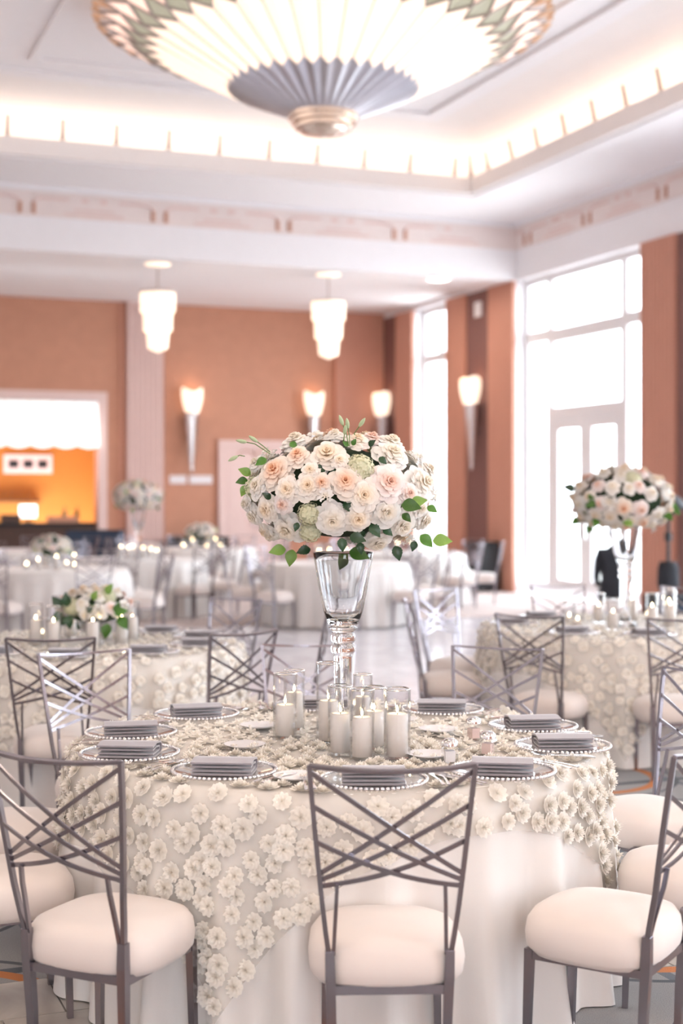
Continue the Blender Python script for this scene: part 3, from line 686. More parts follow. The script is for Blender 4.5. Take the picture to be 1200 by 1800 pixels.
def table(cx, cy, seed, tlabel, clabel, olabel=None, side=2.1, alpha=0., shift=(0,0), keep=(), max_parts=300, near=True, spacing=.068):
    root = tag(empty('round_table', W(cx, cy), -YAW), tlabel, 'table', 'round banquet tables')
    obj('table_top', tbl_m, root)
    for k in range(4): obj('table_leg', leg_m, root, (.6*math.cos(k*PI/2+.4), .6*math.sin(k*PI/2+.4), 0))
    clo = cloth_mesh(seed, satin_z, nth=360 if near else 144, nv=14 if near else 6).build('tablecloth', M['satin'], None, True, loc=W(cx, cy), rot=(0,0,-YAW))
    tag(clo, clabel, 'tablecloth', 'ivory floor-length cloths')
    if not olabel: return root
    zt = satin_z+.003
    ov = tag(empty('overlay_cloth', W(cx, cy), -YAW), olabel, 'tablecloth', 'rosette overlays')
    n = 90
    MB().grid(lambda i, j: overlay_pt(2*i-1, 2*j-1, seed, side, alpha, shift, zt)[0], n, n).build('tulle', M['tulle'], ov, True)
    rnd = random.Random(seed); cand = []; m = int(side/spacing)
    for i in range(m):
        for j in range(m):
            u = -1+2*(i+.5)/m + rnd.uniform(-.32,.32)*2/m; v = -1+2*(j+.5+(.5 if i % 2 else 0)-.25)/m + rnd.uniform(-.32,.32)*2/m
            if abs(u) > .99 or abs(v) > .99: continue
            p, nr = overlay_pt(u, v, seed, side, alpha, shift, zt)
            if nr.z > .9 and any((p.x-a)**2+(p.y-b)**2 < r*r for a, b, r in keep): continue
            # seen from the lens: on top, or on the side turned to it
            camv = Vector((-cx, -cy, 0)) - Vector((p.x, p.y, 0)); facing = nr.z > .7 or Vector((nr.x, nr.y, 0)).dot(camv.normalized()) > .1
            cand.append((0 if facing else 1, camv.length, p.copy(), nr.copy()))
    cand.sort(key=lambda t: (t[0], t[1]))
    stuff = MB()
    for k, (f, dist, p, nr) in enumerate(cand):
        s = rnd.uniform(.024, .032); sp = rnd.uniform(0, 6.28); rot = euler_to(nr, sp)
        if f == 0 and k < max_parts:
            me = (ROS if near else ROSL)[rnd.randrange(4 if near else 3)]
            hz = s*(.75 if nr.z > .7 else .9)
            obj('fabric_rosette', me, ov, p+nr*.001, rot, (s, s, hz))
        else:
            src = ROSL[rnd.randrange(3)]; mt = Matrix.Translation(p) @ rot.to_matrix().to_4x4() @ Matrix.Diagonal((s,s,s*.75,1))
            stuff.add([mt @ v.co for v in src.vertices], [tuple(pp.vertices) for pp in src.polygons])
    if stuff.v:
        so = stuff.build('rosette_field', M['rosette'], ov, True); so['kind'] = 'stuff'
    return root

T1 = (-.015, 5.08); T2 = (-1.52, 8.35); T3 = (1.87, 9.48)
# place settings on the near table: angle from the front, radius, napkin turn
SET1 = [(8, .80, 0), (38.5, .83, -8), (75, .80, 3), (106, .755, 6), (146, .745, -4), (188, .72, 4), (228, .745, 14), (265, .75, 10), (297, .775, -6), (331.5, .735, -5)]
def polar(T, phi, r): a = math.radians(phi); return (r*math.sin(a), -r*math.cos(a))
keep = [(*polar(T1, p, r), .168) for p, r, _ in SET1]
CAND1 = [(501,1303,1185,1239,.043),(517,1289,1177,1220,.040),(577,1312,1165,1233,.043),(598,1333,1207,1255,.042),(637,1292,1184,1226,.036),(636,1341,1214,1261,.041),(657,1322,1207,1252,.042),(698,1340,1212,1257,.044)]
ZS = satin_z+.004     # surface on the overlay
def onT(px, py): d = FPX*(HC-ZS)/(py-HORIZON); return (px-600)/FPX*d, d
for c_ in CAND1:
    x_, y_ = onT(c_[0], c_[1]-5); keep.append((x_-T1[0], y_-T1[1], c_[4]+.012))
keep.append((.02, .0, .1))
table(*T1, 1.7, 'round banquet table nearest the camera under the tall bouquet', 'ivory satin cloth reaching the floor on the nearest table',
      'sheer cream overlay covered with fabric rosettes on the nearest table', 2.1, math.radians(-17-45), (-.115,-.06), keep)
CH2 = [(4, 0), (40, 0), (76, 0), (112, 0), (148, 0), (184, 0), (292, 0), (328, 0)]
keep2 = [(*polar(T2, p, .72), .17) for p, _ in CH2] + [(0,0,.28)]
table(*T2, 4.1, 'round banquet table at the left with the low bouquet', 'ivory satin cloth on the left table with the low bouquet',
      'cream rosette-covered overlay on the left table with the low bouquet', 2.3, math.radians(20), (0,0), keep2, 250, False, .085)
keep3 = [(*polar(T3, p, .72), .17) for p in (-36, 2, 40, -95, -140)] + [(0,0,.32)]
table(*T3, 2.9, 'round banquet table at the right under the second tall bouquet', 'ivory satin cloth on the right table',
      'cream rosette-covered overlay on the right table', 2.3, math.radians(35), (0,0), keep3, 250, False, .085)
FAR = {'T4': (-3.45, 16.9), 'T5': (-2.8, 19.6), 'T6': (-2.3, 23.2), 'T7': (-.05, 18.4), 'T9': (.95, 21.6), 'T10': (-5.2, 22.6)}
where = {'T4': 'with the low bouquet at far left', 'T5': 'by the pale fluted pilaster', 'T6': 'near the back-wall door', 'T7': 'behind the tall vase', 'T9': 'near the black loudspeaker', 'T10': 'in front of the bar'}
def side_of(phi):
    return ['near side', 'near right', 'right side', 'far right', 'far side', 'far left', 'left side', 'near left'][int(((phi % 360)+22.5)//45) % 8]
for k, (n_, (x_, y_)) in enumerate(FAR.items()):
    table(x_, y_, 1.3*k, 'distant round table ' + where[n_], 'pale cloth of the distant table ' + where[n_], None, near=False)

# ------------------------------------------------------------------ chairs
def make_chair():
    c = tag(empty('lattice_chair'), '', 'chair', 'silver lattice-back chairs')
    def xo(z): return .158 + .058*max(0, (z-.40)/.54)**.8 if z < .94 else .216
    def yb(z): return -.185 - .095*max(0, (z-.40)/.54)**1.25
    def P(x, z):
        q = max(0, 1-(x/.22)**2); return Vector((x, yb(z)-.034*q*min(1, max(0, (z-.42)/.15)), z))
    mt = M['chair_metal']
    for s in (-1, 1):
        MB().sweep([(s*.150,-.165,0),(s*.153,-.172,.2),(s*.158,-.183,.36),(s*.160,-.186,.43)], [.020,.024,.027,.024], [.020,.024,.027,.024], (0,1,0)).build('leg', mt, c)
        MB().sweep([(s*.165,.175,0),(s*.160,.165,.34)], [.019,.025], [.019,.025], (0,1,0)).build('leg', mt, c)
        MB().sweep([P(s*xo(z), z) for z in (.42,.48,.56,.64,.74,.84,.94)], .013, .015, (0,1,0)).build('back_post', mt, c)
        MB().sweep([P(s*(.150-.008*t), .42+.20*t) for t in (0,.25,.5,.75,1)], .010, .012, (0,1,0)).build('inner_post', mt, c)
        for (za, zb, sag) in ((.925,.645,0.),(.832,.628,.006),(.735,.612,.016)):
            n = 10; xa_, xb = s*xo(za), -s*xo(zb); pts = []
            for k in range(n+1):
                t = k/n; z = za+(zb-za)*t - sag*math.sin(PI*t); pts.append(P(xa_+(xb-xa_)*t, z)+Vector((0, .004*s, 0)))
            MB().sweep(pts, .005, .0125, (0,-.20,1)).build('slat', mt, c)
    MB().sweep([P(.216*t, .94)+Vector((0, -.004*(1-t*t), -.010*(1-t*t))) for t in [k/6-1 for k in range(13)]], .015, .010, (0,-.2,1)).build('top_rail', mt, c)
    MB().box(-.155,.155,-.187,-.167,.312,.336).box(-.155,.155,.155,.175,.312,.336).box(-.17,-.15,-.17,.165,.312,.336).box(.15,.17,-.17,.165,.312,.336).build('seat_frame', mt, c)
    def seat(i, j):
        a = 2*PI*i; ca, sa = math.cos(a), math.sin(a)
        e = .62; w = .215*(1 - .05*sa)
        qx = math.copysign(abs(ca)**e, ca)*w; qy = math.copysign(abs(sa)**e, sa)*.205 + .005
        prof = [(0,.339),(.80,.324),(.91,.326),(.98,.345),(1.0,.38),(.975,.415),(.90,.438),(.75,.453),(.5,.463),(.25,.467),(0,.468)]
        k = j*10; k0 = min(int(k), 9); f = k-k0; r = prof[k0][0]*(1-f)+prof[k0+1][0]*f; z = prof[k0][1]*(1-f)+prof[k0+1][1]*f
        return (qx*r, qy*r, z)
    MB().grid(seat, 48, 10, True).build('seat_cushion', M['seat'], c, True)
    return c
chair0 = make_chair(); first = [True]
def chair(x, y, rot_deg, label, group='silver lattice-back chairs'):
    """camera-floor position of the seat centre; rot 0 faces away from the lens, positive turns left"""
    loc = W(x, y); rz = math.radians(rot_deg)-YAW
    if first[0]:
        first[0] = False; chair0.location = loc; chair0.rotation_euler = (0,0,rz); chair0['label'] = label; chair0['group'] = group; KIDS[chair0.name] = list(chair0.children); return chair0
    return copy_tree(chair0, loc, rz, label, group=group)
def chair_at(T, phi, r, label, turn=0): 
    a = math.radians(phi); return chair(T[0]+r*math.sin(a), T[1]-r*math.cos(a), phi+turn, label)
g1 = 'chairs around the nearest table'
chair(.122, 3.965, 2, 'silver lattice-back chair in the foreground centre, back to the camera', g1)
chair(-.655, 4.075, -25, 'silver lattice-back chair in the left foreground with its whole seat showing', g1)
chair(.765, 4.13, 58, 'silver lattice-back chair in the right foreground cut by the photo edge', g1)
chair(1.12, 4.66, 74, 'chair with ivory seat at the right, just behind the right foreground chair', g1)
chair(1.165, 5.47, 118, 'chair with ivory seat at the right edge, its back above the rosette cloth', g1)
chair(.60, 6.27, 156, 'silver chair across the nearest table, right of the candles, facing the camera', g1)
chair(-.15, 6.36, 181, 'silver chair across the nearest table, directly behind the candles', g1)
chair(-.99, 6.10, 213, 'bright silver chair across the nearest table at the left, facing the camera', g1)
chair(-1.19, 5.25, 262, 'chair with ivory seat at the left photo edge, farther of two', g1)
chair(-1.075, 4.55, 292, 'chair with ivory seat at the left photo edge, nearer of two', g1)
g2 = 'chairs around the left table'
chair_at(T2, 4, 1.12, 'silver chair at the left photo edge, back to the camera, before the left table')
chair_at(T2, 43, 1.22, 'silver chair seen from behind at an angle, between left table and candles')
chair_at(T2, 90, 1.15, 'faint silver chair at the right side of the left table, behind the candle glasses')
chair_at(T2, 147, 1.20, 'pale silver chair behind the left table, right of the low bouquet')
chair_at(T2, 190, 1.25, 'pale silver chair behind the left table, hidden by the low bouquet')
chair_at(T2, 318, 1.2, 'silver chair at the front left of the left table')
chair_at(T3, -33, 1.15, 'silver chair before the right table with ivory seat, left of two, back to the camera')
chair_at(T3, 3, 1.15, 'silver chair before the right table with ivory seat, right of two at photo edge')
chair_at(T3, -88, 1.15, 'silver chair on the left side of the right table, seen from its side')
chair_at(T3, -130, 1.30, 'bright silver chair behind the side-on chair, left of the right table', -10)
chair_at(T3, -172, 1.20, 'faint silver chair behind the right table, left of the second vase')
chair_at(T3, 150, 1.25, 'silver chair behind the right table at the photo edge beyond candles')
# far chairs: frame and seat only
fm = MB(); sm = MB()
for ch_ in KIDS[chair0.name]:
    tgt = sm if ch_.name.startswith('seat_cushion') else fm
    tgt.add([v.co[:] for v in ch_.data.vertices], [tuple(p.vertices) for p in ch_.data.polygons])
far_frame = fm.mesh('chair_frame', M['chair_metal']); far_seat = sm.mesh('seat_cushion', M['seat'], True)
for n_, (x_, y_) in FAR.items():
    for k in range(8):
        phi = 45*k + 5*(len(where[n_]) % 8) - 15
        a = math.radians(phi); r = 1.2
        e = tag(empty('lattice_chair', W(x_+r*math.sin(a), y_-r*math.cos(a)), math.radians(phi)-YAW), 'distant chair at the %s of the table %s' % (side_of(phi), where[n_]), 'chair', 'chairs around the table ' + where[n_])
        obj('chair_frame', far_frame, e); obj('seat_cushion', far_seat, e)

# ------------------------------------------------------------------ place settings
ch_m = MB().lathe([(0,.006),(.10,.006),(.115,.008),(.150,.016),(.158,.017),(.158,.014),(.150,.012),(.115,.003),(.10,0),(0,0)], 48).mesh('plate', M['glass'])
bd = MB(); nb = 64
for k in range(nb):
    a = 2*PI*k/nb; cx_, cy_ = .161*math.cos(a), .161*math.sin(a)
    bd.lathe([(0,.0105),(.0052,.0125),(.0074,.0175),(.0052,.0225),(0,.0245)], 6, (cx_, cy_, 0))
bd_m = bd.mesh('bead_rim', M['silver'], True)
def ribbon(path, width, th=.005):   # folded cloth: path in y-z, extruded along x
    mb = MB(); pts = [Vector((0, p[0], p[1])) for p in path]; n = len(pts); vs = []
    for i, p in enumerate(pts):
        t = (pts[min(i+1,n-1)]-pts[max(i-1,0)]).normalized(); nr = Vector((0, -t.z, t.y))
        for sx_, q in ((-1,-1),(1,-1),(1,1),(-1,1)): vs.append(Vector((sx_*width/2, p.y, p.z))+nr*q*th/2)
    fs = []
    for i in range(n-1):
        for k in range(4): k2 = (k+1) % 4; fs.append((i*4+k, i*4+k2, (i+1)*4+k2, (i+1)*4+k))
    fs += [(3,2,1,0), tuple((n-1)*4+k for k in range(4))]
    return mb.add(vs, fs)
def fold(y0, y1, zl, zh, bow):
    r = (zh-zl)/2; p = [(y1, zl), ((y0+y1)/2, zl)] + [(y0-r*math.sin(q), zl+r-r*math.cos(q)) for q in [PI*k/6 for k in range(7)]] + [((y0+y1)/2, zh+bow), (y1, zh-.001)]
    return p
nap_m = ribbon(fold(-.05,.056,.004,.040,.006), .19, .0055)
n2 = ribbon(fold(-.040,.050,.014,.028,.003), .185, .005); nap_m.add(n2.v, n2.f)
nap_m = nap_m.mesh('napkin', M['napkin'], False)
def cutlery(kind):
    mb = MB()
    mb.sweep([(0,-.10,.004),(0,-.06,.006),(0,.0,.005),(0,.035,.004)], [.011,.008,.006,.007], [.003,.003,.003,.003])
    if kind == 'fork':
        mb.sweep([(0,.03,.004),(0,.045,.005),(0,.062,.003)], [.007,.018,.021], .002)
        for x_ in (-.0085,-.0028,.0028,.0085): mb.sweep([(x_,.060,.003),(x_,.085,.004),(x_,.103,.007)], .0032, .002)
    elif kind == 'knife': mb.sweep([(0,.03,.004),(.001,.06,.004),(.001,.10,.004),(-.003,.118,.004)], [.008,.016,.015,.004], .002)
    else: mb.sweep([(0,.03,.004),(0,.045,.004),(0,.065,.002),(0,.085,.003),(0,.098,.006)], [.007,.022,.032,.026,.006], .002)
    return mb.mesh(kind, M['silver'], False)
CUT = {k: cutlery(k) for k in ('fork','knife','spoon')}
names = ['at the foreground centre', 'at the front right beside the crystal shakers', 'at the right edge of the table', 'at the right, second from the edge', 'behind the candles at the right', 'directly behind the candles',
         'at the far left rim of the table', 'before the bright silver chair', 'behind the left foreground chair', 'at the front left between two foreground chairs']
def setting(T, phi, r, turn, where_, cut=True):
    x_, y_ = polar(T, phi, r); loc = W(T[0]+x_, T[1]+y_, ZS); rz = math.radians(phi)-YAW
    e = tag(empty('charger_plate', loc, rz), 'clear glass charger with silver beaded rim ' + where_, 'plate', 'beaded glass chargers')
    obj('plate', ch_m, e); obj('bead_rim', bd_m, e)
    tag(obj('napkin', nap_m, None, loc+Vector((0,0,.0065)), (0,0,math.radians(turn)+PI-YAW)), 'grey folded napkin on the charger ' + where_, 'napkin', 'grey folded napkins')
    if not cut: return
    for kind, ox, oy in (('fork',-.190,-.02),('fork',-.213,-.03),('knife',.188,-.02),('spoon',.213,-.02)):
        a = math.radians(phi); wx = x_ + ox*math.cos(a) - oy*math.sin(a)*1; wy = y_ + ox*math.sin(a) + oy*math.cos(a)
        if math.hypot(wx, wy) > .90: continue
        o = obj(kind, CUT[kind], None, W(T[0]+wx, T[1]+wy, ZS+.014), (0, 0, rz+random.uniform(-.08,.08)))
        tag(o, 'silver %s%s beside the charger %s' % ('outer ' if ox < -.2 else '', kind, where_), 'cutlery', 'cutlery on the nearest table')
for (p, r, t_), nm in zip(SET1, names): setting(T1, p, r, t_, nm)
for k, (p, t_) in enumerate(CH2): setting(T2, p, .72, t_, ('on the left table, ' + ['front','front right','right','back right','behind bouquet','back','left','front left'][k] + ' place'), False)
for k, p in enumerate((-36, 2, 40, -95, -140)): setting(T3, p, .72, 5, ('on the right table, ' + ['front left','front','front right','left','back left'][k] + ' place'), False)
# crystal shakers: faceted cube with a pierced silver cap
sk_b = MB().lathe([(0,0),(.020,0),(.021,.006),(.021,.030),(.016,.036),(0,.036)], 4).mesh('shaker_body', M['glass'])
sk_c = MB().lathe([(.017,.036),(.017,.044),(.010,.050),(.0,.051)], 12).mesh('shaker_cap', M['silver'], True)
sk_s = MB().lathe([(0,.004),(.014,.004),(.014,.026),(0,.026)], 4)
for k, (px, py) in enumerate(((790,1345),(857,1331),(832,1303))):
    x_, y_ = onT(px, py)
    e = tag(empty('salt_shaker', W(x_, y_, ZS+.006), .5+k), ['small crystal shaker nearest the front right charger', 'pinkish crystal shaker beside the knife at the right', 'small crystal shaker farthest back at the right'][k], 'shaker', 'crystal shakers')
    obj('shaker_body', sk_b, e, scale=(1.6,1.6,1.6)); obj('shaker_cap', sk_c, e, scale=(1.6,1.6,1.6))
    obj('salt', sk_s.mesh('salt', M['pink_stone' if k else 'plaster']), e, scale=(1.6,1.6,1.6))
# bread plates with a butter knife
bp_m = MB().lathe([(0,.003),(.045,.003),(.070,.010),(.072,.010),(.046,0),(0,0)], 32).mesh('bread_plate', M['plaster'], True)
for k, (px, py) in enumerate(((520,1374),(752,1335),(700,1272),(455,1283),(770,1290),(430,1318))):
    x_, y_ = onT(px, py)
    tag(obj('bread_plate', bp_m, None, W(x_, y_, ZS+.012)), 'small white bread plate on the nearest table, ' + ['left of the centre charger','right of the centre charger','right behind the candles','left of the candles','right of the candles','before the left candles'][k], 'plate', 'bread plates on the nearest table')

# ------------------------------------------------------------------ candles
def cyl_glass(r, h): return MB().lathe([(0,.010),(r-.004,.010),(r-.004,h),(r,h+.001),(r,.0),(0,0)], 28)
GL = {}
def candle_meshes(r, h, ch_):
    key = (round(r,3), round(h,2), round(ch_,2))
    if key not in GL:
        g = cyl_glass(key[0], key[1]).mesh('glass_cylinder', M['glass'], False)
        rc = key[0]*.80; hh = key[2]
        w_ = MB().lathe([(0,.011),(rc,.011),(rc,hh-.006),(rc-.005,hh),(rc*.7,hh-.003),(0,hh-.008)], 24).mesh('pillar_candle', M['wax'], True)
        wi = MB().tube([(0,0,hh-.008),(.001,0,hh+.006)], .0012, 5).mesh('wick', M['wick'])
        f = MB().lathe([(0,hh+.002),(.004,hh+.008),(.0048,hh+.013),(.0025,hh+.020),(0,hh+.027)], 8).mesh('flame', M['flame'], True)
        rm = MB().lathe([(key[0]-.004,key[1]-.001),(key[0]-.002,key[1]+.003),(key[0]+.0005,key[1]),(key[0]-.002,key[1]-.003),(key[0]-.004,key[1]-.001)], 28).mesh('glass_rim', M['crystal'], True)
        GL[key] = (g, w_, wi, f, rm)
    return GL[key]
def candle(loc, r, h, hc, label, group):
    e = tag(empty('candle_holder', loc), label, 'candle', group); g, w_, wi, f, rm = candle_meshes(r, h, hc)
    gc = obj('glass_cylinder', g, e); obj('glass_rim', rm, gc); pc = obj('pillar_candle', w_, e); obj('wick', wi, pc); obj('flame', f, pc)
    return e
cl1 = ['leftmost lit candle in a glass cylinder on the nearest table', 'lit candle in a glass cylinder behind the leftmost one', 'tallest glass cylinder with a lit candle, left of the vase stem', 'lit pillar candle in glass just left of the front middle candle',
       'lit candle in glass behind the vase stem', 'front middle pillar candle in glass with no glow at its top', 'lit candle in glass between front middle and rightmost candles', 'rightmost lit pillar candle in a glass cylinder on the nearest table']
for (px, pyb, pyt, pyc, r), lab in zip(CAND1, cl1):
    x_, y_ = onT(px, pyb-5); h = HC-(pyt-HORIZON)/FPX*y_-ZS-.003; hc = HC-(pyc-HORIZON)/FPX*(y_-r)-ZS-.003
    candle(W(x_, y_, ZS+.003), r, h, hc, lab, 'candles on the nearest table')
def candle_ring(T, n, rad, label, group, seed, a0=0, a1=360):
    rnd = random.Random(seed)
    for k in range(n):
        a = math.radians(a0+(a1-a0)*(k+.5)/n); r = rad*rnd.uniform(.85,1.15); h = rnd.choice((.14,.20,.24))
        candle(W(T[0]+r*math.sin(a), T[1]-r*math.cos(a), ZS if T in (T1,T2,T3) else satin_z+.001), .042, h, h-.09, label % side_of(math.degrees(a)), group)
candle_ring(T2, 8, .30, 'small lit glass candle on the %s of the low bouquet, left table', 'candles on the left table', 3)
candle_ring(T3, 8, .33, 'lit glass-cylinder candle on the %s of the right table vase', 'candles on the right table', 5)
for k, n_ in enumerate(('T4','T5','T6','T7','T9')):
    candle_ring(FAR[n_], 8, .3, 'tiny %s candle on the distant table ' + where[n_], 'candles on the table ' + where[n_], 20+k)
# ------------------------------------------------------------------ vases
stem_prof = [(0,0),(.078,0),(.080,.006),(.060,.018),(.036,.035),(.032,.08),(.033,.29),(.036,.305),(.044,.315),(.046,.328),(.040,.340),(.036,.345),(.044,.353),(.046,.366),(.040,.378),(.036,.384),(.048,.392),(.052,.400),(.03,.408),(0,.41)]
bowl_prof = [(0,.411),(.053,.411),(.058,.42),(.070,.455),(.084,.52),(.096,.59),(.104,.64),(.108,.665),(.106,.668),(.102,.665),(.098,.64),(.089,.59),(.077,.52),(.062,.46),(.048,.43),(.030,.424),(0,.422)]
stem_m = MB().lathe(stem_prof, 40).mesh('vase_stem', M['crystal'], True); bowl_v = MB().lathe(bowl_prof, 40).mesh('vase_bowl', M['crystal'], True)
def vase(x, y, z, label, s=1):
    e = tag(empty('glass_vase', W(x, y, z)), label, 'vase', 'tall glass vases')
    obj('vase_stem', stem_m, e, scale=(s,s,s)); obj('vase_bowl', bowl_v, e, scale=(s,s,s)); return e
vase(.006, 5.08, ZS+.001, 'tall clear glass vase with ringed stem on the nearest table')
vase(T3[0]+.02, T3[1], ZS+.001, 'tall clear glass vase on the right table', 1.03)
vase(FAR['T5'][0], FAR['T5'][1], satin_z+.002, 'tall glass vase on the distant table by the pale pilaster')
bowl_m = MB().lathe([(0,0),(.05,0),(.05,.008),(.02,.02),(.02,.05),(.07,.07),(.11,.13),(.115,.15),(.108,.15),(.065,.08),(0,.06)], 28).mesh('glass_bowl', M['glass'], True)

# ------------------------------------------------------------------ flowers
def rose_mesh(name, mt, layers, seed, openness=1.):
    rnd = random.Random(seed); mb = MB(); L = len(layers)
    for k, n in enumerate(layers):
        t = k/(L-1); off = rnd.random()*6.28
        for p in range(n):
            th = off + 2*PI*p/n + rnd.uniform(-.18,.18); wd = (PI/n)*(1.15+.25*rnd.random()); jr = rnd.uniform(.86,1.10); jz = rnd.uniform(-.04,.05); ph = rnd.random()*6.28
            def fn(i, j, th=th, wd=wd, jr=jr, jz=jz, ph=ph):
                u = 2*i-1; v = j*(1-.22*abs(u)**3)
                rb, rt_ = .02+.13*t, (.05+.89*t)*openness; zt = .66-.62*t**1.4
                r = (rb+(rt_-rb)*v**1.7)*jr; z = -.12+(zt+.12)*math.sin(min(1, v*1.12)*PI/2)**.8 + jz*v
                z -= .16*t*max(0, v-.72)/.28*(.6+.4*math.sin(ph)); r += .035*u*v*(.3+t) + .05*t*max(0, v-.8)/.2
                z += .035*v*math.sin(4*u+ph)*(.4+t) - .05*t*u*u*v
                a = th+u*wd*(.55+.45*math.sin(min(v*1.6,1)*PI/2))
                return (r*math.cos(a), r*math.sin(a), z)
            mb.grid(fn, 6, 6)
    mb.lathe([(0,-.25),(.12,-.2),(.3,-.02),(.2,.1),(0,.15)], 8)
    return mb.mesh(name, mt, True)
LAY = (3,4,5,5,6,6,7,6)
R_CR = [rose_mesh('rose', M['rose_cream'], LAY, s) for s in (1,2)]
R_WH = [rose_mesh('rose', M['rose_white'], LAY, s, .95) for s in (3,4)]
R_BL = [rose_mesh('rose', M['rose_blush'], LAY, 5)]
R_PE = [rose_mesh('rose', M['rose_peach'], (4,5,6,6,6,6,6), s) for s in (6,7)]
def hydrangea_mesh():
    rnd = random.Random(9); mb = MB(); n = 46
    for k in range(n):
        z = 1-1.25*(k+.5)/n; r = math.sqrt(max(0,1-z*z)); a = k*2.39996; nr = Vector((r*math.cos(a), r*math.sin(a), z)); mt = nr.to_track_quat('Z','Y').to_matrix(); sp = rnd.random()*6
        for q in range(4):
            qa = sp+q*PI/2; ux, uy = math.cos(qa), math.sin(qa); s = .20
            pts = [Vector((0,0,0)), Vector((ux*s*.6-uy*s*.5, uy*s*.6+ux*s*.5, .04)), Vector((ux*s*1.15, uy*s*1.15, .02)), Vector((ux*s*.6+uy*s*.5, uy*s*.6-ux*s*.5, .04))]
            b0 = nr*(.86+rnd.uniform(-.06,.06)); mb.add([b0+mt@p for p in pts], [(0,1,2,3)])
    mb.lathe([(0,.8),(.5,.6),(.78,.1),(.7,-.3),(.3,-.5),(0,-.5)], 10)
    return mb.mesh('hydrangea', M['hydrangea'], True)
HYD = hydrangea_mesh()
def stock_mesh():        # little cluster of small white florets
    rnd = random.Random(4); mb = MB()
    for k in range(14):
        c_ = Vector((rnd.uniform(-.6,.6), rnd.uniform(-.6,.6), rnd.uniform(0,.7))); 
        for q in range(5):
            a = q*1.257+rnd.random(); mb.add([c_, c_+Vector((.30*math.cos(a-.45),.30*math.sin(a-.45),.12)), c_+Vector((.42*math.cos(a),.42*math.sin(a),.05)), c_+Vector((.30*math.cos(a+.45),.30*math.sin(a+.45),.12))], [(0,1,2,3)])
    return mb.mesh('small_florets', M['rose_white'], True)
STK = stock_mesh()
def leaf_mesh(name, mt, serr=0.):
    def fn(i, j):
        u = 2*i-1; w = .36*math.sin(PI*min(1, j**.8))*(1-.1*j)+.004; 
        if serr: w *= 1+serr*((round(j*12) % 2)-.5)
        return (u*w, j, .16*abs(u)*w*1.6 - .22*j*j + .06*math.sin(j*3))
    return MB().grid(fn, 4, 12).mesh(name, mt, True)
LEAF = {'g': leaf_mesh('leaf', M['leaf']), 'l': leaf_mesh('leaf', M['leaf_light']), 'd': leaf_mesh('leaf', M['leaf_dark'], .16)}
bud_m = MB().lathe([(0,0),(.10,.03),(.17,.25),(.19,.5),(.13,.8),(.04,1.0),(0,1.02)], 10).mesh('bud', M['bud'], True)

